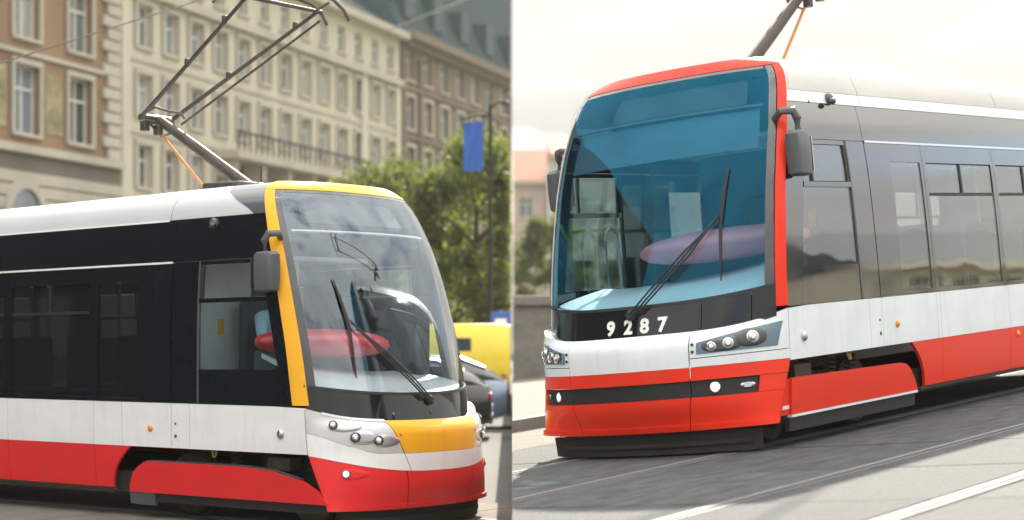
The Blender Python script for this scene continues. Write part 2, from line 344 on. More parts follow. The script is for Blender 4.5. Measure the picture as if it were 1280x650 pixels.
def facade(root, Lf, H, depth, wins, mt, name='wall', rec=.30):
    """front wall in local x/z at y=0 with real window openings, and the box behind it."""
    xs = sorted({0, Lf, *[round(a, 3) for w in wins for a in (w[0] - w[2] / 2, w[0] + w[2] / 2)]})
    zs = sorted({0, H, *[round(a, 3) for w in wins for a in (w[1], w[1] + w[3])]})
    b = MB()
    for i in range(len(xs) - 1):
        # merge vertically where possible
        run = None
        for j in range(len(zs)):
            solid = False
            if j < len(zs) - 1:
                cx, cz = (xs[i] + xs[i + 1]) / 2, (zs[j] + zs[j + 1]) / 2
                solid = not any(abs(cx - w[0]) < w[2] / 2 and w[1] < cz < w[1] + w[3] for w in wins)
            if solid and run is None: run = zs[j]
            if not solid and run is not None:
                b.add([(xs[i], 0, run), (xs[i + 1], 0, run), (xs[i + 1], 0, zs[j]), (xs[i], 0, zs[j])], [(0, 1, 2, 3)]); run = None
    for w in wins:
        x0, x1, z0, z1 = w[0] - w[2] / 2, w[0] + w[2] / 2, w[1], w[1] + w[3]
        b.add([(x0, 0, z0), (x1, 0, z0), (x1, 0, z1), (x0, 0, z1), (x0, rec + .1, z0), (x1, rec + .1, z0), (x1, rec + .1, z1), (x0, rec + .1, z1)], [(0, 4, 5, 1), (1, 5, 6, 2), (2, 6, 7, 3), (3, 7, 4, 0), (4, 7, 6, 5)])
    b.add([(0, 0, 0), (Lf, 0, 0), (Lf, depth, 0), (0, depth, 0), (0, 0, H), (Lf, 0, H), (Lf, depth, H), (0, depth, H)], [(1, 2, 6, 5), (2, 3, 7, 6), (3, 0, 4, 7), (4, 5, 6, 7)])
    b.build(name, mt, root, smooth=False, recalc=False)
    for w in wins:
        me = window_meshes(w[2], w[3], w[4] if len(w) > 4 else True)
        f = put('window', me[0], root, (w[0], rec - .03, w[1]))
        put('pane', WR.choice(me[1]), f)
        put('sill', me[2], f)
        if w[4] if len(w) > 4 else True: put('surround', me[3], f)
FD = Vector((.306, .952, 0)).normalized(); FRZ = math.atan2(FD.y, FD.x); FO = Vector((0, 142, 0))
def at_t(t): return FO + FD * t
def Yof(px): return 142 * .3214 / (.3214 - (px - 640) / FPX)
def tpx(px): return (Yof(px) - 142) / FD.y

# cream apartment block (image x 150..500)
tB0, tB1 = tpx(148), tpx(500) - .12; LB = tB1 - tB0
rb = empty('apartment_building', at_t(tB0), (0, 0, FRZ))
wins = []
ncol = 13; step = (LB - 1.2) / ncol
for r_, z in enumerate((2.2, 5.6, 8.95, 12.3, 15.6)):
    for c in range(ncol): wins.append((1.2 + (c + .42) * step, z, 1.35, 2.0, r_ > 0))
for c in range(ncol): wins.append((1.2 + (c + .42) * step, 18.9, 1.2, 1.5, False))
facade(rb, LB, 21.2, 16, wins, cream)
for z, hh, pr_ in ((4.95, .35, .25), (11.55, .22, .14), (14.95, .16, .10), (18.2, .40, .38), (21.25, .45, .75)):
    MB().box((LB / 2, -pr_ / 2 + .004, z), (LB + (.0 if z < 20 else .1), pr_, hh)).build('cornice', trimc, rb, smooth=False)
for x in (0.45, LB - 6.2, LB - .5):
    MB().box((x, -.09, 11.5), (.75, .17, 13.0)).build('pilaster', cream, rb, smooth=False)
rf = MB(); rf.add([(0, 0, 21.5), (LB, 0, 21.5), (LB, 5, 25.2), (0, 5, 25.2), (0, 16, 25.2), (LB, 16, 25.2)], [(0, 1, 2, 3), (3, 2, 5, 4)])
rf.add([(0, 0, 21.5), (0, 5, 25.2), (0, 16, 25.2), (0, 16, 21)], [(0, 1, 2, 3)]); rf.build('roof', mat('slate', (.055, .065, .075), .7, noise=(2, .2, 5, (1, 1, 1))), rb, smooth=False, recalc=False)
x0, x1 = tpx(266) - tB0, tpx(432) - tB0
bl = MB().box(((x0 + x1) / 2, -.75, 11.2), (x1 - x0, 1.5, .42)).build('balcony', trimc, rb, smooth=False)
n = 26
for i in range(n): MB().box((x0 + .1 + i * (x1 - x0 - .2) / (n - 1), -1.42, 11.86), (.07, .07, .90)).build('baluster', iron, bl, smooth=False)
MB().box(((x0 + x1) / 2, -1.42, 12.36), (x1 - x0, .12, .10)).build('handrail', iron, bl, smooth=False)
for i in range(6): MB().box((x0 + .6 + i * (x1 - x0 - 1.2) / 5, -.55, 10.55), (.4, 1.1, .85)).build('bracket', trimc, rb, smooth=False)
tag(rb, 'long cream rendered apartment block with a balcony above the left tram roof', 'building')

# ochre building with quoins at the left edge
tA0 = tB0 - 30; LA = tB0 - tA0 - .06
ra = empty('townhouse', at_t(tA0), (0, 0, FRZ))
wins = []
xa = [LA - (tB0 - tpx(p)) for p in (100, 33)]
gap = xa[0] - xa[1]
cols = [xa[0] - gap * i for i in range(7)]
for z, hh in ((10.45, 2.9), (14.5, 2.8), (18.4, 2.4)):
    for x in cols: wins.append((x, z, 1.9, hh, True))
facade(ra, LA, 22, 16, wins, ochre)
for z, hh, p_ in ((9.75, .35, .45), (9.1, .9, .16), (13.85, .18, .16), (17.9, .22, .2), (22.1, .6, .8)):
    MB().box((LA / 2, -p_ / 2 + .004, z), (LA, p_, hh)).build('cornice', trimc if hh < .8 else darkst, ra, smooth=False)
z = 1.0
while z < 8.5:
    MB().box((LA / 2, -.13, z + .27), (LA, .26, .50)).build('stone_course', trimc, ra, smooth=False, bevel=.04); z += .56
for k in range(22):
    wq = 1.5 if k % 2 else 1.1
    MB().box((LA - wq / 2, -.1, 9.95 + k * .55 + .26), (wq, .2, .48)).build('quoin', trimc, ra, smooth=False, bevel=.04)
ax = LA - (tB0 - tpx(25))
ar = MB(); pts = [(ax + 1.15 * math.cos(a), 6.9 + 1.15 * math.sin(a)) for a in [math.pi * i / 12 for i in range(13)]] + [(ax - 1.15, 4.2), (ax + 1.15, 4.2)]
ar.add([(x, -.30, z_) for x, z_ in pts], [tuple(range(len(pts)))]); ar.build('arched_window', wpane, ra, smooth=False, recalc=False)
sr = MB(); g = [[Vector((ax + r_ * math.cos(a), y, 6.9 + r_ * math.sin(a))) for a in [math.pi * i / 12 for i in range(13)]] for r_, y in ((1.18, -.42), (1.6, -.42))]
gi = [[p + Vector((0, .2, 0)) for p in row] for row in g]; sr.shell(g, gi).build('arch', trimc, ra, smooth=False)
for i in range(3):  # painted panels between the upper windows
    MB().box(((cols[i] + cols[i + 1]) / 2, -.02, 11.9), (gap - 2.9, .045, 2.6)).build('painted_panel', mat('fresco', (.30, .26, .15), .9, noise=(1.2, .55, 5, (1, 1, 1))), ra, smooth=False)
tag(ra, 'ochre plastered townhouse with pale quoins and rusticated base at the left edge', 'building')

# brown stone building with green mansard roof (image x 500..640)
tC0, tC1 = tpx(500), -.35; LC = tC1 - tC0
rc = empty('stone_building', at_t(tC0), (0, 0, FRZ))
wins = []; ncol = 7; step = (LC - 3.6) / (ncol - 1)
for z, hh in ((5.0, 2.2), (8.6, 2.2), (12.1, 2.2), (15.5, 2.1), (18.7, 2.0)):
    for c in range(ncol): wins.append((1.7 + c * step, z, 1.5, hh, z < 18))
facade(rc, LC, 21.3, 16, wins, brown)
for z, hh, p_ in ((4.4, .4, .3), (14.9, .2, .2), (18.1, .25, .25), (21.4, .5, 1.1), (20.95, .35, .6)):
    MB().box((LC / 2, -p_ / 2 + .004, z), (LC, p_, hh)).build('cornice', brown, rc, smooth=False)
for x in (.3, 3.4, LC - .4): MB().box((x, -.14, 12.4), (.5, .28, 15.6)).build('pilaster', brown, rc, smooth=False)
ms = MB(); LR = LC + 14
ms.add([(0, 0, 21.66), (LR, 0, 21.66), (LR, 4.2, 32), (0, 4.2, 32), (0, 16, 32), (LR, 16, 32), (0, 16, 21.6), (LR, 16, 21.6)], [(0, 1, 2, 3), (3, 2, 5, 4), (0, 3, 4, 6), (1, 7, 5, 2)])
mr_ = ms.build('roof', copper, rc, smooth=False, recalc=False)
for i in range(44):
    x = .3 + i * (LR - .6) / 43
    MB().tube([(x, -.02, 21.7), (x, 4.16, 32)], .06, 5).build('roof_seam', copper, mr_, smooth=False)
for i in range(5):
    x = 2.5 + i * 5.6
    dm = MB().box((x, 1.6, 24.0), (1.7, 2.6, 2.2)).build('dormer', copper, mr_, smooth=False)
MB().box((LC + 7.005, 8, 10.65), (14, 15.99, 21.28)).build('end_wing', brown, rc, smooth=False)
MC = Matrix.Translation(at_t(tC0)) @ Matrix.Rotation(FRZ, 4, 'Z')
for ch in [*rc.children, *mr_.children]:
    if ch.data.users == 1: clip_x(ch.data, -.02, False, MC)
tag(rc, 'dark brown stone building with green metal mansard roof behind the trees', 'building')

# building across the lower road on the left and a terrace above the upper street: the trams' glossy sides mirror them
def plain_block(name, loc, rz, Lf, H, mt, label, ncol, rows, rmat=None):
    r_ = empty(name, loc, (0, 0, rz)); st = Lf / ncol
    facade(r_, Lf, H, 12, [((c + .5) * st, z, 1.4, 2.0, False) for z in rows for c in range(ncol)], mt)
    MB().box((Lf / 2, -.25, H + .1), (Lf + .6, .7, .4)).build('cornice', trimc, r_, smooth=False)
    rr = MB(); rr.add([(0, 0, H + .3), (Lf, 0, H + .3), (Lf, 6, H + 4), (0, 6, H + 4), (Lf, 12, H + .3), (0, 12, H + .3)], [(0, 1, 2, 3), (3, 2, 4, 5), (0, 3, 5), (1, 4, 2)])
    rr.build('roof', rmat or tile_r, r_, smooth=False, recalc=False)
    return tag(r_, label, 'building')
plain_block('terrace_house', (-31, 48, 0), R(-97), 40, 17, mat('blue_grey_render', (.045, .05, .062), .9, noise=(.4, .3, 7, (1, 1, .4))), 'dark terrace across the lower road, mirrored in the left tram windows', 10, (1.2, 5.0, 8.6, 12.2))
plain_block('terrace_house', (92, 96, 4.2), R(-112), 44, 6.2, cream, 'cream terrace across the upper street, mirrored in the right tram windows', 12, (1.0, 3.6), MATS['slate'])

# wooded hill to the right of the upper street, mirrored in the right tram's side
hg, hgi = [], []
for i in range(25):
    a = i / 24; ro, ri = [], []
    for j in range(13):
        b_ = j / 12; X = 100 + 130 * b_; Y = -60 + 260 * a
        z_ = 1 + (13 + 9 * math.sin(a * 2.4 + .2) + 2.2 * math.sin(a * 23) + 1.5 * math.sin(a * 51 + b_ * 9)) * math.sin(math.pi * min(1, b_ * 1.25 + .04) * .5 if b_ < .77 else math.pi / 2 * (1 - (b_ - .77) / .23 * .98))
        ro.append(Vector((X + 25 * a, Y, z_))); ri.append(Vector((X + 25 * a, Y, -.2)))
    hg.append(ro); hgi.append(ri)
tag(MB().shell(hg, hgi).build('hill', mat('wooded_hill', (.035, .05, .03), .95, noise=(.25, .6, 8, (1, 1, 1)), bump=(.5, 1., 1.)), None, smooth=True, ang=80), kind='structure')

# ------------------------------------------------------------------ trees
leafm = [mat('leaf_%s' % 'abc'[i], c, .6, noise=(1.5, .35, 4, (1, 1, 1))) for i, c in enumerate(((.088, .11, .034), (.11, .13, .042), (.068, .085, .028)))]
for m in leafm:      # leaves let light through
    n_ = m.node_tree.nodes; b_ = n_['Principled BSDF']; tl = n_.new('ShaderNodeBsdfTranslucent'); ms_ = n_.new('ShaderNodeMixShader'); ms_.inputs[0].default_value = .5
    src = b_.inputs['Base Color'].links[0].from_socket; br = n_.new('ShaderNodeMixRGB'); br.blend_type = 'MULTIPLY'; br.inputs[0].default_value = 1; br.inputs[2].default_value = (1.5, 1.5, .8, 1)
    l_ = m.node_tree.links.new; l_(src, br.inputs[1]); l_(br.outputs[0], tl.inputs[0]); l_(b_.outputs[0], ms_.inputs[1]); l_(tl.outputs[0], ms_.inputs[2]); l_(ms_.outputs[0], n_['Material Output'].inputs[0])
bark = mat('bark', (.075, .06, .045), .9, noise=(4, .4, 6, (1, 1, .3)))
def tree(name, loc, H, crown_c, crown_r, nleaf, leaf, label, cat='tree', clipx=None, seed=1, lm=0, group=None):
    rg = random.Random(seed); root = empty(name, loc)
    tr = MB(); tr.tube([(0, 0, -.05), (.05, .03, H * .25), (-.05, 0, H * .5), (0, .05, H * .8)], [.20, .15, .11, .03], 8)
    for k in range(9):
        a = rg.uniform(0, 6.28); z = H * rg.uniform(.3, .6); l_ = crown_r[0] * rg.uniform(.5, .85)
        tr.tube([(0, 0, z), (l_ * .5 * math.cos(a), l_ * .5 * math.sin(a), z + l_ * .35), (l_ * math.cos(a), l_ * math.sin(a), z + l_ * .55)], [.07, .045, .015], 6)
    to = tr.build('trunk', bark, root)
    if clipx is not None: clip_x(to.data, clipx - .03, False, Matrix.Translation(loc))
    elif name == 'bank_tree': clip_x(to.data, .05, True, Matrix.Translation(loc))
    # clumps of leaves
    cl_ = []
    for k in range(42):
        d = Vector((rg.gauss(0, 1), rg.gauss(0, 1), rg.gauss(0, 1))).normalized() * rg.uniform(.35, 1.0) ** .5
        cl_.append((Vector((crown_c[0] + d.x * crown_r[0], crown_c[1] + d.y * crown_r[1], crown_c[2] + d.z * crown_r[2])), rg.uniform(.28, .6) * min(crown_r) * .62))
    groups = [MB(), MB()]
    for k in range(nleaf):
        c, r_ = rg.choice(cl_)
        p = c + Vector((rg.gauss(0, .5), rg.gauss(0, .5), rg.gauss(0, .42))) * r_
        if clipx is not None and p.x + loc[0] > clipx - leaf * .6: continue
        q = Euler((rg.uniform(0, 6.28), rg.uniform(0, 6.28), rg.uniform(0, 6.28))).to_matrix(); s = leaf * rg.uniform(.6, 1.3)
        vs = [p + q @ Vector(v) for v in ((-s, 0, 0), (0, -s * .45, s * .1), (s, 0, 0), (0, s * .45, s * .1))]
        groups[k % 2].add(vs, [(0, 1, 2, 3)])
    for i, g_ in enumerate(groups):
        o = g_.build('crown', leafm[(lm + i) % 3], root, smooth=False, recalc=False)
    return tag(root, label, cat, group)
TG = 'street trees in front of the stone building'
tree('street_tree', (-1.05, 56, 0), 8.8, (0.2, 0, 5.5), (2.3, 2.0, 3.5), 13000, .13, 'leafy green street tree nearest the yellow van at the middle of the photo', seed=4, clipx=0, lm=0, group=TG)
tree('street_tree', (-3.9, 62, 0), 7.6, (0, 0, 5.2), (2.4, 2.2, 2.7), 8000, .13, 'sparser street tree just behind the left tram windscreen top', seed=9, clipx=0, lm=1, group=TG)
tree('street_tree', (-2.2, 72, 0), 8.2, (.3, 0, 5.4), (2.6, 2.2, 3.2), 8000, .14, 'dark street tree farthest back in front of the brown stone building', seed=15, clipx=0, lm=2, group=TG)
tree('street_tree', (-5.6, 70, 0), 8.0, (0, 0, 5.4), (1.9, 1.9, 2.6), 4500, .14, 'street tree whose top shows above the left tram yellow header', seed=22, clipx=0, lm=2, group=TG)

# far bank behind the parapet on the right: a pale house with red roof, and trees
hz_wall = wallmat('pale_pink_render', (.52, .42, .36)); hz_wall2 = wallmat('pale_grey_render', (.47, .46, .42))
def far_house(x0, x1, Y, zt, H, mt, label):
    r_ = empty('riverside_house', (x0, Y, 0)); Lf = x1 - x0
    facade(r_, Lf, zt, 14, [((c + .5) * Lf / 4, z, 1.5, 2.0, False) for z in (zt - 3.4, zt - 6.8, zt - 10.2, zt - 13.6) for c in range(4) if z > 1], mt)
    MB().box((Lf / 2, -.3, zt + .15), (Lf, .8, .4)).build('cornice', trimc, r_, smooth=False)
    rr = MB(); rr.add([(0, 0, zt + .36), (Lf, 0, zt + .36), (Lf, 7, zt + H), (0, 7, zt + H), (Lf, 14, zt + .36), (0, 14, zt + .36)], [(0, 1, 2, 3), (3, 2, 4, 5), (0, 3, 5), (1, 4, 2)])
    rr.build('roof', tile_r, r_, smooth=False, recalc=False); return tag(r_, label, 'building')
far_house(.1, 11, 190, 17.6, 4.2, hz_wall, 'pink house with red tiled roof far behind the parapet')
far_house(3.6, 22, 178, 19.2, 2.8, hz_wall2, 'tall pale grey house just left of the right tram far mirror')
RG = 'trees behind the parapet'
for i, (X, Y, h_, lb) in enumerate(((2.4, 110, 9.6, 'rounded tree behind the parapet left of the right tram'), (5.2, 124, 11.5, 'taller tree behind the parapet, half hidden by the right tram windscreen'))):
    rt = tree('bank_tree', (X, Y, 0), h_, (0, 0, h_ * .55), (2.9, 2.4, h_ * .42), 4000, .26, lb, seed=40 + i, lm=1, group=RG)
    for ch in rt.children:
        if ch.name.startswith('crown'):
            bm = bmesh.new(); bm.from_mesh(ch.data); bmesh.ops.delete(bm, geom=[v for v in bm.verts if v.co.x + X < .06], context='VERTS'); bm.to_mesh(ch.data); bm.free()

# the air between here and the far bank
hzb = MB().box((0, 600, 16.3), (1799, 1799, 35)).build('haze', mat('haze_air', (.8, .8, .8)), None, smooth=False)
hm = bpy.data.materials.new('air'); hm.use_nodes = True; hn = hm.node_tree.nodes; hn.clear()
ho = hn.new('ShaderNodeOutputMaterial'); hv = hn.new('ShaderNodeVolumePrincipled'); hv.inputs['Color'].default_value = (.97, .96, .93, 1); hv.inputs['Density'].default_value = .0002; hv.inputs['Anisotropy'].default_value = .35
hm.node_tree.links.new(hv.outputs[0], ho.inputs['Volume']); hzb.data.materials.clear(); hzb.data.materials.append(hm); tag(hzb, kind='stuff')

# ------------------------------------------------------------------ the trams
# tram frame: u runs back from the cab, v to the side the camera sees, h up from the rail
WH = [0, .28, .55, .8, 1.2, 1.6, 2.0, 2.4, 2.8, 3.1, 3.25, 3.35, 3.42, 3.46, 3.48]
WW = [1.19, 1.215, 1.245, 1.262, 1.27, 1.272, 1.268, 1.255, 1.22, 1.16, 1.11, 1.03, .88, .6, .02]
def w_(h): return interp(h, WH, WW)
def n_low(h): return spl(h, [.2, .28, .40, .46, .8, .93, .99, 1.03, 1.06, 1.10, 1.25], [-.585, -.615, -.668, -.680, -.69, -.682, -.66, -.62, -.565, -.53, -.48])
def ue_low(h): return interp(h, [.2, .74, 1.2], [-.22, 0.0, .03])
def n_up(h): return spl(h, [1.0, 1.24, 1.6, 2.0, 2.4, 2.8, 3.1, 3.4, 3.5], [-.535, -.475, -.38, -.25, -.10, .08, .27, .50, .60])
UE = {True: ([1.0, 1.2, 1.72, 2.18, 2.57, 2.84, 3.16, 3.41, 3.5], [.14, .18, .26, .36, .46, .55, .67, .79, .83]), False: ([1.0, 1.16, 1.55, 2.17, 2.45, 2.86, 3.1, 3.41, 3.5], [.01, .02, .06, .18, .27, .45, .58, .76, .80])}
LIVERY = True
def ue_up(h, far=False): return spl(h, *UE[LIVERY or far])
AA, BB = 2.2, 1.4
def th_of(t): t = max(-1, min(1, t)); return math.copysign(math.asin(min(1, abs(t) ** (AA / 2))), t)
def t_of(th): return math.copysign(abs(math.sin(th)) ** (2 / AA), th)
def fpt(th, h, up):
    n, e = (n_up(h), ue_up(h, th < 0)) if up else (n_low(h), ue_low(h))
    return Vector((e - (e - n) * max(0, math.cos(th)) ** (2 / BB), w_(h) * t_of(th), h))
def fnorm(th, h, up):
    e = .012; a = max(-1.5, min(1.5, th))
    d1 = fpt(a + e, h, up) - fpt(a - e, h, up); d2 = fpt(a, h + e, up) - fpt(a, h - e, up)
    n = d2.cross(d1).normalized()
    return n if n.x < 0 or n.y * a > 0 else -n
def hb(t): return 1.055 + .125 * abs(t) ** 5          # top edge of the nose
def wsb(t): return 1.305 + .10 * abs(t) ** 3          # bottom edge of the windscreen
F_ = lambda x: x if callable(x) else (lambda _: x)

pod_m = mat('pod_chrome', (.60, .61, .63), .28, .9)
class Tram:
    def __init__(s, name, loc, rot, sg, taper):
        s.root = empty(name, loc, rot); s.sg = sg; s.tp = taper
    def L(s, p):
        u, v, h = p
        if h > 1.19: h = 1.19 + (h - 1.19) * (1 + s.tp * max(0, min(u, 7)))
        return Vector((u, s.sg * v, h))
    def fgrid(s, t0, t1, h0, h1, nu, nh, up, off, th):
        h0, h1, t0, t1 = F_(h0), F_(h1), F_(t0), F_(t1); go, gi = [], []
        for j in range(nh + 1):
            b = j / nh; ro, ri = [], []
            for i in range(nu + 1):
                a = i / nu
                # seam position depends on height; two passes are enough
                hm = h0(0) + (h1(0) - h0(0)) * b
                for _ in range(3):
                    th_ = th_of(t0(hm)) + (th_of(t1(hm)) - th_of(t0(hm))) * a; t = t_of(th_); hm = h0(t) + (h1(t) - h0(t)) * b
                p = fpt(th_, hm, up); n = fnorm(th_, hm, up)
                ro.append(s.L(p + n * off)); ri.append(s.L(p + n * (off - th)))
            go.append(ro); gi.append(ri)
        return go, gi
    def front(s, name, mt, t0, t1, h0, h1, up, nu=24, nh=6, off=0., th=.03, parent=None, bevel=0):
        return MB().shell(*s.fgrid(t0, t1, h0, h1, nu, nh, up, off, th)).build(name, mt, parent or s.root, ang=40, bevel=bevel)
    def side(s, name, mt, u0, u1, h0, h1, nu=4, nh=6, off=0., th=.03, parent=None, far=False, bevel=0):
        u0, u1, h0, h1 = F_(u0), F_(u1), F_(h0), F_(h1); go, gi = [], []; k = -1 if far else 1
        for j in range(nh + 1):
            ro, ri = [], []
            for i in range(nu + 1):
                a, b = i / nu, j / nh; um = .5 * (u0(1) + u1(1)); hm = 1
                for _ in range(3):
                    hm = h0(um) + (h1(um) - h0(um)) * b; um = u0(hm) + (u1(hm) - u0(hm)) * a
                ro.append(s.L((um, k * (w_(hm) + off), hm))); ri.append(s.L((um, k * (w_(hm) + off - th), hm)))
            go.append(ro); gi.append(ri)
        return MB().shell(go, gi).build(name, mt, parent or s.root, ang=40, bevel=bevel)
    def fpos(s, v, h, up=False, off=0.):
        th = th_of(v / w_(h)); p = fpt(th, h, up); n = fnorm(th, h, up)
        q = p + n * off; nl = Vector((n.x, s.sg * n.y, n.z)); return s.L(q), nl
    def tube(s, name, mt, path, r, n=8, parent=None): return MB().tube([s.L(p) for p in path], r, n).build(name, mt, parent or s.root)
    def box(s, name, mt, c, d, parent=None, bevel=0): return MB().box(s.L(c), d).build(name, mt, parent or s.root, smooth=bool(bevel), bevel=bevel)
    def lamp(s, name, v, h, r, mt_l, mt_r, up=False, off=.004, parent=None):
        p, n = s.fpos(v, h, up, off)
        o = MB().lathe([(r, -.02), (r * 1.02, .010), (r * .86, .014), (r * .80, .004), (r * .4, -.004)], p, n, 24).build(name, mt_r, parent or s.root)
        MB().lathe([(r * .80, .0), (r * .70, .012), (r * .4, .021), (r * .05, .024)], p, n, 20).build('lens', mt_l, o)
        if mt_l is lens: MB().lathe([(r * .42, .016), (r * .36, .026), (r * .1, .030)], p, n, 14).build('bulb', bulb, o)
        return o
    def patch(s, name, mt, vc, hc, rv, rh, off=.004, up=False, parent=None, n=26, skew=0., pw=2., th=.006, rot=0.):
        """rounded patch lying on the front skin."""
        b = MB(); rings = []
        for k_ in (.02, .5, .85, 1.0):
            rg = []
            for i in range(n):
                a = 2 * math.pi * i / n; ca, sa = math.cos(a), math.sin(a)
                x = math.copysign(abs(ca) ** (2 / pw), ca) * k_; y = math.copysign(abs(sa) ** (2 / pw), sa) * k_
                X = rv * x * math.cos(rot) - rh * y * math.sin(rot); Y = rv * x * math.sin(rot) + rh * y * math.cos(rot)
                v = vc + X; h = hc + Y * (1 - skew * x) + 0
                rg.append(s.fpos(v, h, up, off if k_ < 1 else off - th)[0])
            rings.append(rg)
        vs = [p for r_ in rings for p in r_]; fs = [tuple(range(n))]
        for j in range(3):
            for i in range(n): fs.append((j * n + i, j * n + (i + 1) % n, (j + 1) * n + (i + 1) % n, (j + 1) * n + i))
        return b.add(vs, fs).build(name, mt, parent or s.root, ang=50)

def build_tram(name, loc, rot, sg, taper, c):
    global LIVERY
    LIVERY = c['one']
    T = Tram(name, loc, rot, sg, taper); rt = T.root; LEN = 9.6; one = c['one']
    body, skirt, strip = c['body'], c['skirt'], c['strip']
    G = .005
    # ---- nose
    seam = (lambda h: .43 + .34 * (h - .74)) if one else (lambda h: .485)
    seamb = (lambda h: .37 + .16 * (h - .22) / .5 * .4) if one else (lambda h: .485 - .035 * max(0, .5 - h) / .28)
    if one:
        hr = lambda t: .56 + .165 * abs(t) ** 3
        hs = lambda t: .745 + .20 * max(0, abs(t) - .62) ** 1.5 / .38 ** 1.5
        T.front('nose_panel', yel_p, lambda h: -seam(h), seam, .742, lambda t: hb(t) - .002, False, 26, 8)
        T.front('white_band', body, lambda h: -seam(h), seam, lambda t: hr(t) + .002, .739, False, 26, 3)
        for k in (1, -1):
            q = (lambda a, b_: (a, b_)) if k > 0 else (lambda a, b_: (lambda h: -F_(b_)(h), lambda h: -F_(a)(h)))
            a, b_ = q(lambda h: seam(h) + .009, .999)
            hp = T.front('headlight_panel', silver_p, a, b_, lambda t: hs(t) + .002, lambda t: hb(t) - .004, False, 20, 8)
            T.front('white_band', body, a, b_, lambda t: hr(t) + .002, lambda t: hs(t) - .001, False, 20, 4)
            a, b_ = q(lambda h: seamb(h) + .009, .999)
            T.front('bumper', skirt, a, b_, lambda t: .222, lambda t: hr(t) - .002, False, 20, 8)
            T.front('bumper_lip', red_p, a, b_, .205, .250, False, 20, 2, off=.014)
            for (v, h, r_) in ((1.125, 1.020, .044), (.985, .905, .050), (.80, .872, .047)):
                T.patch('headlight_pod', pod_m, k * (v - .085), h - .008, .125, r_ * 1.32, .006, skew=-k * .18, parent=hp)
                T.lamp('headlight', k * v, h, r_, lens, ring_m, off=.01)
            T.patch('fog_lamp_pod', red_p, k * .99, .553, .11, .050, .006, skew=-k * .5)
            T.lamp('fog_lamp', k * 1.07, .557, .040, lit_lens, ring_m, off=.008)
            if k > 0: T.front('chrome_strip', white_p, .535, .93, lambda t: hb(t) - .018, lambda t: hb(t) + .004, False, 16, 1, off=.010, th=.012)
        T.front('bumper', skirt, lambda h: -seamb(h), seamb, .222, lambda t: hr(t) - .002, False, 26, 8)
        T.front('bumper_lip', red_p, lambda h: -seamb(h), seamb, .205, .250, False, 24, 2, off=.014)
        for (v, h) in ((.60, .92), (-.60, .92), (.43, .28), (-.43, .28), (0.0, .40)):
            p, n = T.fpos(v * .97, h, False, .003); MB().lathe([(.011, -.01), (.011, .004), (.004, .006)], p, n, 10).build('screw', steel, rt)
    else:
        T.front('nose_panel', body, lambda h: -seam(h), seam, .757, lambda t: hb(t) - .002, False, 26, 8)
        T.front('bumper_bar', skirt, lambda h: -seam(h), seam, .642, .754, False, 26, 3, off=.006)
        T.front('grille_strip', black_m, lambda h: -seam(h), seam, .503, .640, False, 26, 2, off=-.018)
        T.front('bumper', skirt, lambda h: -seamb(h), seamb, .245, .500, False, 26, 5)
        T.front('bumper_lip', skirt, lambda h: -seamb(h), seamb, .222, .272, False, 24, 2, off=.016)
        for k in (1, -1):
            q = (lambda a, b_: (a, b_)) if k > 0 else (lambda a, b_: (lambda h: -F_(b_)(h), lambda h: -F_(a)(h)))
            a, b_ = q(lambda h: seam(h) + .007, .999)
            hp = T.front('headlight_panel', body, a, b_, lambda t: .822 + .02 * abs(t), lambda t: hb(t) - .002, False, 20, 6)
            T.front('white_band', body, a, b_, .757, lambda t: .815 + .02 * abs(t), False, 20, 2, off=.004)
            T.front('bumper_bar', skirt, a, b_, .642, .754, False, 20, 3, off=.006)
            a, b_ = q(lambda h: seamb(h) + .007, .999)
            T.front('bumper', skirt, a, b_, .245, .500, False, 20, 5)
            T.front('bumper_lip', skirt, a, b_, .222, .272, False, 20, 2, off=.016)
            a2, b2 = q(.885, .999)
            T.front('bumper', skirt, a2, b2, .503, .640, False, 10, 2)
            a3, b3 = q(lambda h: seam(h) + .007, .880)
            T.front('fog_lamp_recess', black_m, a3, b3, .503, .640, False, 14, 2, off=-.02)
            hgp = T.front('headlight_glass', mat('headlight_plate', (.10, .17, .23), .12, coat=.8), *q(.535, lambda h: .962 + .1 * (h - .9)), lambda t: .842 + .035 * abs(t), lambda t: .965 + .105 * (abs(t) - .57) / .38, False, 20, 4, off=.006, th=.02)
            T.patch('lamp_housing', dk_lens, k * .86, .922, .15, .056, .010, pw=2.6, parent=hgp); T.patch('lamp_housing', dk_lens, k * 1.055, .962, .105, .078, .0105, pw=2.4, parent=hgp)
            for (v, h, r_) in ((.79, .915, .040), (.91, .93, .046), (1.07, .965, .052)):
                T.lamp('headlight', k * v, h, r_, lens, chrome, off=.012)
            for h in (.885, .945):
                p, n = T.fpos(k * .645, h, False, .006); MB().lathe([(.013, -.01), (.013, .004), (.005, .008)], p, n, 10).build('screw', black_m, rt)
            T.lamp('fog_lamp', k * .80, .572, .044, lit_lens, chrome, off=.0)
            T.patch('marker_lamp', lens, k * 1.03, .572, .05, .025, .0)
    # ledge between the top of the nose and the fascia
    for a0, a1, mt_ in ((-.985, -.52, silver_p if one else body), (-.515, .515, yel_p if one else body), (.52, .985, silver_p if one else body)):
        go, gi = [], []
        for j in range(4):
            ro, ri = [], []
            for i in range(17):
                th_ = th_of(a0) + (th_of(a1) - th_of(a0)) * i / 16; h_ = hb(t_of(th_)) - .006
                pa, pb = fpt(th_, h_, False), fpt(th_, h_, True) + Vector((.02, 0, .004))
                pa = pa + Vector((.012, 0, 0)); q_ = pa + (pb - pa) * j / 3; ro.append(T.L(q_)); ri.append(T.L(q_ - Vector((0, 0, .02))))
            go.append(ro); gi.append(ri)
        MB().shell(go, gi).build('nose_ledge', mt_, rt, ang=50)
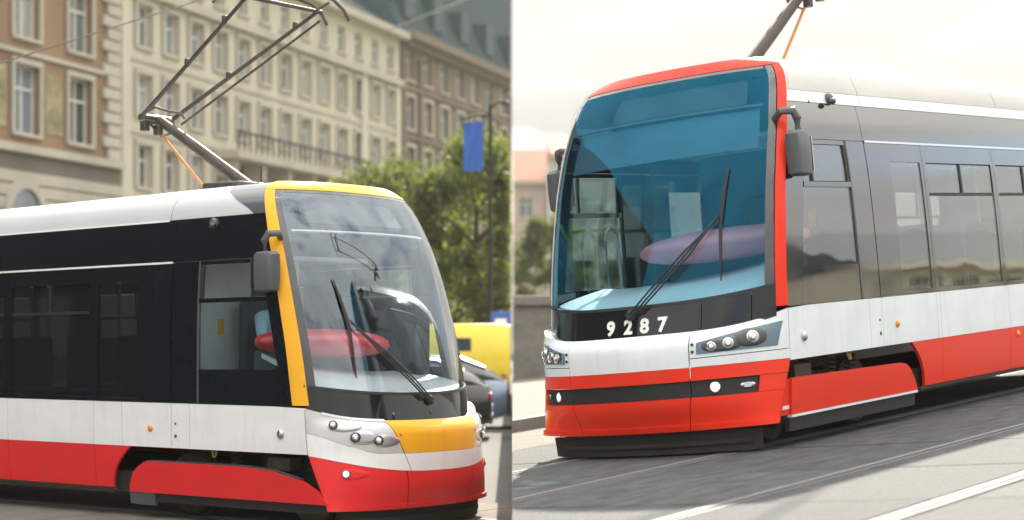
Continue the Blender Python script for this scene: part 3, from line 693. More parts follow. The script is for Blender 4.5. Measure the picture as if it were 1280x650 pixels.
    # dark chin below the bumper
    T.front('chin', dark_under, -.93, .93, .02, .20, False, 24, 3, off=-.075, th=.25)
    T.front('chin_rib', dark_under, -.80, .86, .085, .125, False, 24, 1, off=-.05, th=.03)
    # ---- black fascia under the windscreen, screen, frame strip
    fa = -.505
    for a, b_ in (((-.955, .955),) if one else ((-.955, -.548), (-.542, .522), (.528, .825), (.831, .955))):
        T.front('fascia', fascia_m, a, b_, lambda t: hb(t) - .03, lambda t: wsb(t) - .012, True, 22, 5, off=.002)
    T.front('windscreen_seal', black_m, -.955, .955, lambda t: wsb(t) - .014, lambda t: wsb(t) + .012, True, 40, 1, off=.006)
    hd = 3.335
    gl = T.front('windscreen', c['screen'], -.945, .945, lambda t: wsb(t) + .004, hd, True, 64, 44, off=0, th=.004)
    # keep only the outer skin of the pane
    bm = bmesh.new(); bm.from_mesh(gl.data); half = len(bm.verts) // 2; bm.verts.ensure_lookup_table()
    bmesh.ops.delete(bm, geom=bm.verts[half:], context='VERTS'); bm.to_mesh(gl.data); bm.free()
    for k in (1, -1):
        a, b_ = ((.943 if one else .953), 1.) if k > 0 else (-1., -.943)
        T.front('frame_strip', strip if one or k > 0 else body, a, b_, lambda t: hb(1) + .004 + .02, hd + .01, True, 6, 30, off=.006, th=.04)  # right tram's far strip: pale colour stands in for the glass's grazing reflection
        a, b_ = (.90, .946) if k > 0 else (-.946, -.90)
        T.front('screen_border', dk_lens, a, b_, lambda t: wsb(t), hd, True, 5, 30, off=.002, th=.008)
    T.front('frame_header', strip, -1., 1., hd - .004, 3.425, True, 48, 4, off=.007, th=.05)
    T.front('screen_border', dk_lens, -.885, .885, hd - .035, hd, True, 48, 2, off=.002, th=.008)
    # ---- roof
    prof = [(1.163, 3.09), (1.15, 3.15), (1.11, 3.25), (1.03, 3.35), (.88, 3.42), (.6, 3.46), (.3, 3.475)]
    prof = prof + [(0, 3.48)] + [(-v, h) for v, h in prof[::-1]]
    def roof_part(nm, mt, ua, ub, th=.03, lift=0., rng=(0, len(prof))):
        go, gi = [], []
        nu = 22
        for i in range(nu + 1):
            ro, ri = [], []
            for v, h in prof[rng[0]:rng[1]]:
                if h < 3.425: f0 = ue_up(h)
                else: f0 = fpt(th_of(v / w_(3.425)), 3.425, True).x
                A, B = ua(v, h, f0), ub(v, h, f0)
                x = A + (B - A) * i / nu; hh = h
                if h > 3.425: s_ = min(1, max(0, (x - f0) / .6)); hh = 3.425 + (h - 3.425) * s_ * s_ * (3 - 2 * s_)
                k = 1 - lift / 3
                ro.append(T.L((x, v * (1 + lift), hh + lift))); ri.append(T.L((x, v * .97, hh - th)))
            go.append(ro); gi.append(ri)
        return MB().shell(go, gi).build(nm, mt, rt, ang=50)
    cap = (lambda v, h, f: max(f + .08, .80 + .62 * max(0, min(1, (h - 3.12) / .33)) ** .8)) if one else (lambda v, h, f: f + .03)
    roof_part('roof_cap', c['cap'], lambda v, h, f: f - .005, cap)
    roof_part('roof', c['roof'], lambda v, h, f: cap(v, h, f) + .004, lambda v, h, f: 1.975)
    roof_part('roof', c['roof'], lambda v, h, f: 1.985, lambda v, h, f: 5.4)
    roof_part('roof', c['roof'], lambda v, h, f: 5.41, lambda v, h, f: LEN)
    # ---- side walls
    we = c['wins']                     # (kind, u0, u1)
    for far in (False, True):
        edge = (lambda h: ue_up(h, True) + .006) if far else (lambda h: ue_up(h) + .006)
        D = dict(far=far)
        top = 3.086
        # band above the windows
        T.side('cornice_band', c['black'], edge, 1.853, 2.645, (top if one else 2.975), 6, 5, **D)
        T.side('cornice_band', c['black'], 1.862, LEN, 2.645, (top if one else 2.975), 8, 5, **D)
        if not one:
            T.side('white_band', body, edge, 1.975, 2.98, top - .003, 6, 3, off=.003, **D); T.side('white_band', body, 1.985, LEN, 2.98, top - .003, 8, 3, off=.003, **D)
        else:
            T.side('trim_strip', white_p, 1.99, LEN, top - .012, top + .006, 8, 1, off=.010, **D)
        T.side('trim_strip', chrome if not one else white_p, 1.87, LEN, 2.632, 2.652, 8, 1, off=.012, **D)
        # cab side: frame, lower pane, hopper
        wu0, wu1 = .285, 1.46
        hz = 1.195
        T.side('cab_panel', c['black'], edge, lambda h: max(edge(h) + .03, wu0 + .24 * (h - 1.19)), hz, 2.64, 2, 10, **D)
        cabf = lambda h: max(edge(h) + .032, wu0 + .24 * (h - 1.19)) + .003
        T.side('cab_panel', c['black'], cabf, wu1, hz, 1.545 if one else 1.52, 5, 4, **D)
        T.side('cab_panel', c['black'], cabf, wu1, 2.60, 2.64, 5, 2, **D)
        T.side('cab_panel', c['black'], cabf, wu1, 2.215, 2.262, 5, 2, off=.006, **D)
        T.side('cab_window', cab_g if one else c['side_glass'], cabf, wu1, (1.548 if one else 1.523), 2.212, 5, 6, off=-.008, th=.006, **D)
        hop = T.side('hopper_window', cab_g if one else c['side_glass'], lambda h: .86 - .35 * (h - 2.26) if 0 else .74, wu1 - .05, 2.27, 2.595, 4, 3, off=-.010, th=.006, **D)
        T.side('cab_window', dk_lens if one else c['side_glass'], cabf, .735, 2.266, 2.597, 3, 3, off=-.012, th=.006, **D)
        for a, b_ in ((.715, .745), (1.41, 1.45)): T.side('hopper_frame', black_m, a, b_, 2.264, 2.598, 1, 2, off=.002, th=.02, **D)
        T.side('cab_window_frame', grey_pl, wu1, wu1 + .022, 1.20, 2.64, 1, 8, off=.006, **D)
        T.side('cab_panel', c['black'], wu1 + .024, 1.853, hz, 2.64, 3, 8, **D)
        # passenger bays
        for kind, a, b_ in we:
            A0, B0 = a + .004, b_ - .004
            if kind == 'blank': T.side('window_band', c['black'], A0, B0, hz, 2.63, 3, 8, **D); continue
            i0, i1 = A0 + (.50 if kind == 'slim' else .07), B0 - .06
            zt = 2.46
            T.side('window_band', c['black'], A0, i0, hz, 2.63, 3, 8, **D); T.side('window_band', c['black'], i1, B0, hz, 2.63, 2, 8, **D)
            T.side('window_band', c['black'], i0 + .001, i1 - .001, hz, 1.235, 3, 2, **D); T.side('window_band', c['black'], i0 + .001, i1 - .001, zt, 2.63, 3, 3, **D)
            if kind == 'slim':
                T.side('window', c['side_glass'], i0, i1, 1.237, zt - .002, 3, 8, off=-.008, th=.006, **D)
            else:
                T.side('window', c['side_glass'], i0, i1, 1.237, 2.135, 4, 8, off=-.008, th=.006, **D)
                mid = (i0 + i1) / 2
                for p, q_ in ((i0, mid - .02), (mid + .02, i1)):
                    T.side('hopper_window', c['side_glass'], p + .02, q_ - .02, 2.165, zt - .012, 3, 3, off=-.010, th=.006, **D)
                T.side('hopper_frame', black_m, i0, i1, 2.135, 2.165, 4, 1, off=.001, th=.025, **D)
                T.side('hopper_frame', black_m, mid - .02, mid + .02, 2.166, zt, 1, 2, off=.0, th=.025, **D)
        # white panels below the sill; seams are real gaps
        cuts = c['cuts']
        for i in range(len(cuts) - 1):
            a = (lambda h: ue_low(h) + .006) if i == 0 else cuts[i] + .0035
            T.side('side_panel', body, a, cuts[i + 1] - .0035, .738, (1.190 if i else (lambda u: 1.190 - .10 * max(0, .22 - u) ** 1.3)), 4, 4, **D)
        # red skirt behind the wheel arch
        arch = lambda h: 2.775 - .30 * max(0, (h - .30) / .436) ** 2.2
        T.side('skirt_panel', skirt, arch, c['cuts'][4] - .0035, .297, .735, 4, 8, **D)
        for i in range(4, len(cuts) - 1): T.side('skirt_panel', skirt, cuts[i] + .0035, cuts[i + 1] - .0035, .297, .735, 4, 4, **D)
        T.side('sill_rail', grease, 2.75, LEN, .262, .29, 4, 1, off=-.03, **D)
        # bogie fairing
        if one:
            ft = lambda u: interp(u, [-.26, -.10, .11, .47, .9, 2.22, 2.35, 2.45, 2.52], [.235, .39, .49, .565, .59, .59, .55, .47, .33])
            T.side('bogie_fairing', skirt, -.22, 2.52, .265, ft, 40, 5, off=.012, th=.05, **D)
            T.side('fairing_edge', int_d, .1, 2.3, lambda u: ft(u) + .002, lambda u: ft(u) + .014, 30, 1, off=.006, th=.05, **D)
            T.side('fairing_flap', grey_pl, 2.16, 2.53, lambda u: .135 + .10 * max(0, u - 2.42), .262, 6, 2, off=.004, th=.04, **D)
            T.side('fairing_flap', dark_under, -.2, 2.15, .17, .262, 8, 2, off=-.03, th=.04, **D)
        else:
            ft = lambda u: interp(u, [-.02, .02, 2.18, 2.30, 2.40, 2.50, 2.58], [.575, .585, .56, .545, .50, .40, .275])
            T.side('bogie_fairing', skirt, -.005, 2.575, .275, ft, 40, 5, off=.012, th=.05, **D)
            T.side('bogie_fairing', skirt, lambda h: ue_low(h) + .02, -.012, .275, lambda u: .575, 4, 5, off=-.01, th=.04, **D)
            T.side('reflector', white_p, lambda h: ue_low(h) + .03, -.03, .325, .355, 2, 1, off=.0, th=.02, **D)
            T.side('fairing_edge', white_p, 0., 2.57, .250, .272, 10, 1, off=.016, th=.05, **D)
            T.side('fairing_flap', dark_under, .0, 2.55, .13, .247, 8, 2, off=-.01, th=.04, **D)
        kk = -1 if far else 1
        # side fittings
        v = lambda h: kk * (w_(h))
        y = Vector((0, sg * kk, 0))
        MB().lathe([(.035, -.01), (.035, .008), (.022, .02), (.005, .026)], T.L((2.17, v(.93), .93)), y, 16).build('side_marker_lamp', amber, rt)
        if not one:
            MB().lathe([(.035, -.01), (.035, .008), (.022, .02), (.005, .026)], T.L((5.2, v(.66), .66)), y, 16).build('side_marker_lamp', amber, rt)
        MB().lathe([(.045, -.01), (.045, .012), (.030, .026), (.005, .03)], T.L((.34 if one else .27, v(.925), .925)), y, 18).build('side_lamp', lens, rt)
        MB().lathe([(.018, -.01), (.018, .004), (.008, .006)], T.L((1.80, v(.86), .86)), y, 12).build('key_lock', grease, rt)
        MB().lathe([(.012, -.01), (.012, .004), (.006, .005)], T.L((1.80, v(.985), .985)), y, 12).build('key_lock', black_m, rt)
        dm = MB().lathe([(.055, -.03), (.055, .03), (.035, .055), (.005, .06)], T.L((1.33, v(3.02) - kk * .01, 3.02)), (0, sg * kk, .1), 18).build('camera_pod', grey_pl, rt)
        MB().lathe([(.03, 0), (.028, .035), (.01, .05)], T.L((1.30, v(3.02) + kk * .05, 3.0)), (-.4, sg * kk, -.3), 14).build('lens', dk_lens, dm)
        MB().lathe([(.012, -.01), (.012, .006), (.005, .008)], T.L((.93, v(2.985), 2.985)), y, 10).build('screw', black_m, rt)
        # rear-view mirror hung from the frame strip
        mu, mv = (.45, 1.345) if one else (.34, 1.345)
        if far: mu, mv = (.70, 1.33) if one else (.70, 1.42)
        mh = MB(); g = []
        for z_, wq, dq in ((2.30, .10, .05), (2.32, .125, .07), (2.48, .135, .075), (2.66, .130, .072), (2.69, .10, .05)):
            g.append([T.L((mu + wq * math.copysign(abs(math.cos(a)) ** .45, math.cos(a)), kk * (mv + dq * math.copysign(abs(math.sin(a)) ** .45, math.sin(a))), z_)) for a in [2 * math.pi * i / 20 for i in range(20)]])
        vs = [p for r_ in g for p in r_]; fs = [tuple(range(20)), tuple(80 + i for i in range(20))]
        for j in range(4):
            for i in range(20): fs.append((j * 20 + i, j * 20 + (i + 1) % 20, (j + 1) * 20 + (i + 1) % 20, (j + 1) * 20 + i))
        mo = mh.add(vs, fs).build('mirror', grey_pl, rt, ang=40)
        MB().box(T.L((mu + .165, kk * mv, 2.49)), (.012, .10, .30)).build('mirror_glass', mirror_m, mo)
        T.tube('mirror_arm', grey_pl, [(mu + .02, kk * mv, 2.68), (mu + .03, kk * mv, 2.80), (mu, kk * (mv - .02), 2.865), (mu - .06, kk * (mv - .1), 2.87), (mu + .02, kk * 1.13, 2.82)], [.035, .038, .038, .034, .03], 10, parent=mo)
    # ---- under the floor
    T.box('underframe', dark_under, (5.6, 0, .36), (8.0, 2.30, .22))
    T.box('bogie', dark_under, (1.2, 0, .42), (2.3, 1.5, .30))
    T.box('wheel_well', dark_under, (1.45, 0, .86), (2.6, 2.3, .06))
    for uu in (.35, 2.05):
        for vv in (-.75, .75):
            wh = MB().lathe([(.20, -.07), (.30, -.07), (.325, -.05), (.325, .04), (.345, .05), (.345, .07), (.2, .07)], T.L((uu, vv, .345)), (0, -sg * (1 if vv > 0 else -1), 0), 28).build('wheel', grease, rt)
            MB().lathe([(.20, -.10), (.17, -.085), (.08, -.085), (.06, -.14), (.02, -.14)], T.L((uu, vv, .345)), (0, -sg * (1 if vv > 0 else -1), 0), 20).build('hub', dark_under, wh)
    for uu in (.75, 1.2, 1.65):
        for vv in (-1., 1.):
            cp = []
            for i in range(40): a = i * .9; cp.append((uu + .055 * math.cos(a), vv + .055 * math.sin(a), .50 + i * .0065))
            T.tube('spring', grease, cp, .012, 6)
    T.box('brake_unit', grease, (2.82, .95, .25), (.22, .22, .06)); T.box('sand_box', grease, (.55, 1.0, .62), (.3, .16, .12)); T.tube('hook', pole_y, [(1.42, 1.12, .72), (1.40, 1.13, .66), (1.37, 1.13, .66), (1.36, 1.12, .72)], .010, 6)
    # ---- rear end of this section and gangway bellows
    pr2 = [(v, h) for v, h in prof[:len(prof) // 2 + 1]]
    rp = [(1.22, .30), (1.262, .8), (1.27, 1.4), (1.255, 2.4), (1.16, 3.1)] + pr2[1:]; rp = rp + [(-v, h) for v, h in rp[::-1][1:]]
    MB().shell([[T.L((LEN - .03, v * .985, h)) for v, h in rp], [T.L((LEN - .03, v * .02, 1.6 + (h - 1.6) * .02)) for v, h in rp]], [[T.L((LEN - .07, v * .985, h)) for v, h in rp], [T.L((LEN - .07, v * .02, 1.6 + (h - 1.6) * .02)) for v, h in rp]]).build('end_wall', black_m, rt)
    go = [[T.L((LEN + i * .045, v * (.93 if i % 2 else .86), 1.7 + (h - 1.7) * (.95 if i % 2 else .88))) for v, h in rp] for i in range(12)]
    MB().shell(go, [[T.L((LEN + i * .045, v * .8, 1.7 + (h - 1.7) * .8)) for v, h in rp] for i in range(12)]).build('gangway_bellows', black_m, rt, smooth=False)
    # ---- interior
    T.box('floor', int_d, (4.8, 0, .80), (9.4, 2.4, .05)); T.box('ceiling', int_w, (5.4, 0, 2.78), (8.2, 2.2, .04))
    bk = MB(); bk.box(T.L((1.74, .35, 1.75)), (.05, 1.6, 1.9)); bk.box(T.L((1.74, -.85, 1.1)), (.05, .6, .6)).build('cab_bulkhead', int_w if one else int_b, rt, smooth=False)
    for k, (uu, vv) in enumerate(((2.7, .82), (3.5, .82), (4.3, .82), (5.1, .82), (5.9, .82), (3.5, -.82), (4.3, -.82), (5.1, -.82), (6.7, -.82))):
        se = MB().box(T.L((uu, vv, 1.27)), (.42, .44, .08)).build('seat', seat_b, rt, bevel=.03)
        MB().box(T.L((uu + .22, vv, 1.58)), (.07, .44, .62)).build('seat_back', seat_b, se, bevel=.03)
        MB().box(T.L((uu, vv, 1.03)), (.3, .3, .40)).build('seat_base', int_w, se)
    for uu in (2.45, 3.1, 4.7, 6.3):
        T.tube('handrail', pole_y, [(uu, .5, .83), (uu, .5, 2.75)], .017, 8); T.tube('handrail', pole_y, [(uu, -.55, .83), (uu, -.55, 2.75)], .017, 8)
    # dashboard: pale cowl rising from the screen to the red desk
    g, gi = [], []
    for j in range(9):
        b = j / 8; ro, ri = [], []
        for i in range(29):
            t = -.90 + 1.80 * i / 28; p = fpt(th_of(t), wsb(t) + .02, True)
            uu = p.x + .05 + b * (.82 - p.x) * (.9); vv = p.y * (.965 - .03 * b); hh = p.z - .01 + .30 * b ** .8 * (.75 + .35 * t)
            ro.append(T.L((uu, vv, hh))); ri.append(T.L((uu, vv, hh - .05)))
        g.append(ro); gi.append(ri)
    MB().shell(g, gi).build('dashboard', cowl, rt, ang=60)
    ds = MB(); rows = []
    for j in range(13):
        ph = math.pi * j / 12; rw = []
        for i in range(28):
            a = 2 * math.pi * i / 28; ca, sa = math.cos(a), math.sin(a)
            rw.append(T.L((.60 + .40 * math.sin(ph) * math.copysign(abs(ca) ** .8, ca) - .10 * math.cos(ph), .38 - .80 * math.cos(ph), 1.80 + .15 * math.sin(ph) ** .8 * sa + .02 * (-math.cos(ph)))))
        rows.append(rw)
    vs = [p for r_ in rows for p in r_]; fs = []
    for j in range(12):
        for i in range(28): fs.append((j * 28 + i, j * 28 + (i + 1) % 28, (j + 1) * 28 + (i + 1) % 28, (j + 1) * 28 + i))
    ds.add(vs, fs).build('control_desk', desk_r if one else desk_p, rt, ang=60)
    T.box('console', int_d, (.80, .38, 1.28), (.30, 1.3, .92), bevel=.04)
    if one: T.box('dark_backing_box', int_d, (.98, -1.02, 1.55), (1.1, .22, 1.5), bevel=.03)  # added dark box: blocks the view through the cab so screen reflections show
    T.box('safety_notice', yel_p, (1.708, .72, 1.98), (.012, .07, .16))
    cs = MB().box(T.L((1.30, .35, 1.45)), (.48, .50, .12)).build('driver_seat', int_d, rt, bevel=.04)
    MB().box(T.L((1.55, .35, 1.85)), (.10, .48, .80)).build('seat_back', int_d, cs, bevel=.04); MB().box(T.L((1.3, .35, 1.1)), (.2, .2, .6)).build('seat_base', int_d, cs)
    # destination display and blind behind the screen
    dd = lambda t: 2.99
    T.front('destination_display', black_m, -.46, .74, 3.03, 3.26, True, 14, 3, off=-.07, th=.05)
    if not one:
        T.front('sun_blind', mat('blind_fabric', (.07, .13, .17), .8), -.86, .84, 2.62, 2.985, True, 24, 4, off=-.09, th=.01)
        T.front('blind_rail', int_d, -.88, .86, 2.988, 3.008, True, 24, 1, off=-.05, th=.02)
    else:
        T.front('blind_rail', int_w, -.86, .86, 2.93, 2.945, True, 24, 1, off=-.05, th=.02)
    if not one:
        T.tube('cab_grab_rail', pole_y if 0 else int_w, [(.95, -1.12, 1.5), (.95, -1.12, 1.98), (.98, -1.12, 2.06), (1.06, -1.12, 2.1), (1.14, -1.12, 2.06), (1.17, -1.12, 1.98), (1.17, -1.12, 1.5)], .014, 8)
    # ---- wiper
    w1 = lambda v, h, o=.05: T.fpos(v, h, True, o)[0]
    wp = MB().lathe([(.05, -.03), (.05, .03), (.03, .05)], *T.fpos(.02, 1.235, True, .0), 16).build('wiper', black_m, rt)
    for dv in (.0, .045, .085):
        MB().tube([w1(.02 + dv, 1.235 + dv * .1), w1(.22 + dv, 1.42, .07), w1(.5 + dv * .8, 1.70 - dv * .1, .07), w1(.79, 1.985 + (.02 if dv else 0), .06)], .0085, 7).build('wiper_arm', black_m, wp)
    MB().tube([w1(.835, 2.42, .02), w1(.82, 2.25, .025), w1(.80, 2.0, .028), w1(.815, 1.7, .025), w1(.825, 1.46, .02)], [.006, .014, .02, .014, .006], 6).build('wiper_blade', black_m, wp)
    # ---- pantograph
    base = MB().box(T.L((2.05, 0, 3.50)), (.55, .8, .10)).build('pantograph_base', steel_d, rt, bevel=.02)
    T.tube('lower_arm', panto_tube, [(2.02, 0, 3.52), (2.75, 0, 3.98), (3.42, 0, 4.40)], [.066, .060, .050], 14)
    T.tube('insulated_rod', rod_o, [(2.62, .02, 3.50), (3.42, .02, 4.28)], .016, 8)
    kn = T.tube('knuckle', steel_d, [(3.46, .24, 4.42), (3.46, -.24, 4.42)], .038, 10)
    for (a, b_, z_) in ((3.52, .12, 4.33), (3.38, .05, 4.27), (3.42, -.16, 4.36), (3.55, -.05, 4.42)):
        T.box('clamp', steel_d, (a, b_, z_), (.09, .08, .12), parent=kn, bevel=.015)
    T.tube('jumper_cable', steel_d, [(3.5, .2, 4.45), (3.35, .12, 4.53), (3.25, 0, 4.48), (3.2, -.12, 4.47), (3.25, -.22, 4.42)], .016, 7, parent=kn)
    T.tube('jumper_cable', steel_d, [(3.5, .05, 4.35), (3.38, .0, 4.20), (3.28, -.06, 4.24), (3.3, -.1, 4.36)], .014, 7, parent=kn)
    ktop = (1.52, 5.44)
    for k in (1, -1):
        ua = T.tube('upper_arm', panto_tube, [(3.46, .22 * k, 4.42), (ktop[0], .54 * k, ktop[1])], [.026, .020], 10)
        for f in ((.45, .80) if k > 0 else (.40, .85)):
            T.box('clamp', steel_d, (3.46 + (ktop[0] - 3.46) * f, k * (.22 + .32 * f), 4.42 + (ktop[1] - 4.42) * f + .03), (.05, .04, .09), parent=ua, bevel=.01)
    T.tube('guide_rod', panto_tube, [(3.38, -.30, 4.37), (ktop[0] + .02, -.60, ktop[1] - .09)], .014, 8)
    T.tube('bow_axle', steel_d, [(ktop[0], .6, ktop[1]), (ktop[0], -.6, ktop[1])], .022, 8)
    for du in (-.16, .16):
        T.tube('collector_bow', steel_d, [(ktop[0] + du, k_ * a, z_) for k_, a, z_ in ((1, .86, 5.36), (1, .78, 5.46), (1, .62, 5.55), (1, .42, 5.58), (-1, .42, 5.58), (-1, .62, 5.55), (-1, .78, 5.46), (-1, .86, 5.36))], .019, 8)
    for vv in (-.5, .5): T.tube('bow_spring', steel_d, [(ktop[0] - .2, vv, 5.50), (ktop[0], vv, ktop[1]), (ktop[0] + .2, vv, 5.50)], .016, 8)
    if one: T.tube('aerial', black_m, [(1.84, 0, 3.46), (1.84, 0, 3.72)], .008, 6)
    tag(rt, c['label'], 'tram', 'low floor trams')
    return T

cutsA = [0, 1.60, 1.862, 3.04, 3.04 + .0001, 4.45, 7.2, 9.6]
def cfg(**k): return k
T1 = build_tram('tram', T1_LOC, T1_ROT, 1, -.0105, cfg(one=True, body=white_p, skirt=red_p, strip=yel_p, screen=ws_t1, roof=roof_p,
    cap=mat('roof_cap_dark', (.10, .11, .125), .2, coat=.6), side_glass=sg1, black=black_1,
    wins=[('slim', 1.865, 3.04), ('wide', 3.04, 4.45), ('wide', 4.45, 5.9), ('slim', 5.9, 7.1), ('wide', 7.1, 8.5), ('blank', 8.5, 9.55)],
    cuts=[0, 1.60, 1.862, 2.6, 3.04, 4.45, 7.1, 9.55], label='tram with a yellow front frame and red skirts on the left'))
T2 = build_tram('tram', T2_LOC, T2_ROT, -1, .003, cfg(one=False, body=paint('pale_paint', (.76, .82, .86)), skirt=red2_p, strip=red2_p, screen=ws_t2, roof=roof2_p,
    cap=roof2_p, side_glass=sg2, black=black_2,
    wins=[('slim', 1.865, 3.12), ('wide', 3.12, 4.93), ('wide', 4.93, 6.6), ('slim', 6.6, 7.8), ('wide', 7.8, 9.3), ('blank', 9.3, 9.55)],
    cuts=[0, 1.60, 1.862, 3.12, 3.20, 5.0, 7.2, 9.55], label='tram with a red frame and a teal windscreen, numbered 9287, on the right'))

# fleet number on the fascia of the right tram
numw = mat('number_white', (.85, .85, .83), .5)
def glyph(ch, size):
    cu = bpy.data.curves.new('digit', 'FONT'); cu.body = ch; cu.size = size; cu.align_x = 'CENTER'; cu.extrude = .003; cu.offset = .0065
    o = bpy.data.objects.new('digit', cu); col.objects.link(o); dg = bpy.context.evaluated_depsgraph_get()
    me = bpy.data.meshes.new_from_object(o.evaluated_get(dg)); bpy.data.objects.remove(o); me.materials.append(numw); return me
for ch, v in zip('9287', (-.195, -.01, .155, .325)):
    me = glyph(ch, .172)
    p, n = T2.fpos(v, 1.135, True, .008)
    z = Vector((0, 0, 1)); z = (z - n * z.dot(n)).normalized(); x = z.cross(n).normalized()
    o = bpy.data.objects.new('digit', me); col.objects.link(o); o.parent = T2.root
    o.matrix_local = Matrix(((x.x, z.x, n.x, p.x - z.x * .055), (x.y, z.y, n.y, p.y - z.y * .055), (x.z, z.z, n.z, p.z - z.z * .055), (0, 0, 0, 1)))

# ------------------------------------------------------------------ people
skin = mat('skin', (.50, .30, .22), .5); hair_m = mat('hair', (.05, .035, .025), .6)
def body_mesh(name, joints, edges, mt, parent, root=0, sub=2):
    me = bpy.data.meshes.new(name); me.from_pydata([j[:3] for j in joints], edges, []); o = bpy.data.objects.new(name, me); col.objects.link(o)
    if parent: o.parent = parent
    bm_ = o.modifiers.new('skin', 'SKIN')
    if not me.skin_vertices:
        bm = bmesh.new(); bm.from_mesh(me); bm.verts.layers.skin.verify(); bm.to_mesh(me); bm.free()
    for i, j in enumerate(joints):
        sv = me.skin_vertices[0].data[i]; r_ = j[3] if isinstance(j[3], tuple) else (j[3], j[3]); sv.radius = r_; sv.use_root = (i == root)
    bm_.use_smooth_shade = True
    ss = o.modifiers.new('sub', 'SUBSURF'); ss.levels = sub; ss.render_levels = sub
    me.materials.append(mt); return o
def head(parent, c, r, face):
    """skull with nose and ears, hair cap; face = yaw the person looks along."""
    f = Vector((math.cos(face), math.sin(face), 0)); s_ = Vector((-f.y, f.x, 0)); c = Vector(c); rows = []
    for j in range(13):
        ph = math.pi * j / 12; z_ = -math.cos(ph); rr = math.sin(ph) ** .85
        rw = []
        for i in range(20):
            a = 2 * math.pi * i / 20; x = math.cos(a); y = math.sin(a)
            k = 1.0 + (.16 if abs(a) < .2 or abs(a - 2 * math.pi) < .2 else 0) * math.exp(-((z_ + .12) / .2) ** 2)
            kk = k * (1 - .18 * max(0, -z_))
            rw.append(c + f * (x * rr * r * .98 * kk) + s_ * (y * rr * r * .78 * kk) + Vector((0, 0, z_ * r * 1.22)))
        rows.append(rw)
    vs = [p for rw in rows for p in rw]; fs = [(j * 20 + i, j * 20 + (i + 1) % 20, (j + 1) * 20 + (i + 1) % 20, (j + 1) * 20 + i) for j in range(12) for i in range(20)]
    h = MB().add(vs, fs); 
    for k in (1, -1): h.lathe([(.012, -.01), (.028, .0), (.02, .015), (.006, .018)], c + s_ * k * r * .78 + Vector((0, 0, -.01)), s_ * k, 10)
    ho_ = h.build('head', skin, parent, ang=80)
    hr = MB().add([c + (p - c) * 1.07 - f * .012 + Vector((0, 0, .008)) for p in vs], [q for q in fs if all((vs[i] - c).z > -.05 * r * 6 + .45 * r * max(0, (vs[i] - c).dot(f)) / r * 2.2 for i in q)])
    hr.build('hair', hair_m, ho_, ang=80, recalc=False)
    for k in (1, -1): MB().lathe([(.008, -.006), (.010, .002), (.004, .006)], c + f * r * .88 + s_ * k * r * .33 + Vector((0, 0, .01)), f, 10).build('eye', black_m, ho_)
    return ho_

# driver of the left tram, seated with both hands on the desk (tram frame: looks towards -u)
dr = empty('person', T1_LOC + T1_ROT.to_matrix() @ Vector((-.12, .10, 0))); dr.rotation_euler = T1.root.rotation_euler
shirt = mat('light_blue_shirt', (.34, .52, .66), .8, noise=(9, .12, 4, (1, 1, 1))); trouser = mat('navy_trousers', (.03, .04, .07), .85)
J = [(1.30, .35, 1.60, .17), (1.33, .35, 1.80, (.16, .12)), (1.33, .35, 2.02, (.19, .12)), (1.31, .35, 2.13, .07), (1.30, .35, 2.20, .055),
     (1.32, .56, 2.06, .075), (1.20, .66, 1.84, .058), (.98, .60, 1.93, .045), (1.32, .14, 2.06, .075), (1.20, .04, 1.84, .058), (.98, .12, 1.92, .045)]
Ed = [(0, 1), (1, 2), (2, 3), (3, 4), (2, 5), (5, 6), (6, 7), (2, 8), (8, 9), (9, 10)]
bo = body_mesh('torso', J, Ed, shirt, dr)
JL = [(1.30, .35, 1.56, .15), (1.22, .47, 1.55, .10), (.88, .50, 1.54, .075), (.86, .50, 1.10, .055), (.76, .50, .87, .045), (1.22, .23, 1.55, .10), (.88, .20, 1.54, .075), (.86, .20, 1.10, .055), (.76, .20, .87, .045)]
body_mesh('trousers', JL, [(0, 1), (1, 2), (2, 3), (3, 4), (0, 5), (5, 6), (6, 7), (7, 8)], trouser, dr)
head(dr, (1.28, .35, 2.36), .105, math.pi)
def hand(parent, wrist, fwd, side, mt=skin):
    fwd = Vector(fwd).normalized(); side = Vector(side).normalized(); up = fwd.cross(side); w0 = Vector(wrist)
    Jh = [(*(w0), .024), (*(w0 + fwd * .05), (.034, .016)), (*(w0 + fwd * .085), (.036, .014))]; Eh = [(0, 1), (1, 2)]
    for k, (o_, l_) in enumerate(((-.027, .062), (-.009, .072), (.009, .068), (.027, .054))):
        b0 = len(Jh); p0 = w0 + fwd * .09 + side * o_
        Jh += [(*p0, .0095), (*(p0 + fwd * l_ * .5 - up * .008), .0088), (*(p0 + fwd * l_ * .85 - up * .030), .0078)]; Eh += [(2, b0), (b0, b0 + 1), (b0 + 1, b0 + 2)]
    b0 = len(Jh); p0 = w0 + fwd * .035 - side * .035
    Jh += [(*p0, .011), (*(p0 + fwd * .035 - side * .018 - up * .01), .010)]; Eh += [(1, b0), (b0, b0 + 1)]
    return body_mesh('hand', Jh, Eh, mt, parent, sub=1)
hand(dr, (.97, .60, 1.935), (-1, -.1, -.1), (0, -1, 0)); hand(dr, (.97, .12, 1.925), (-1, .1, -.1), (0, 1, 0))
tag(dr, 'driver in a light blue shirt seated in the left tram cab', 'person')

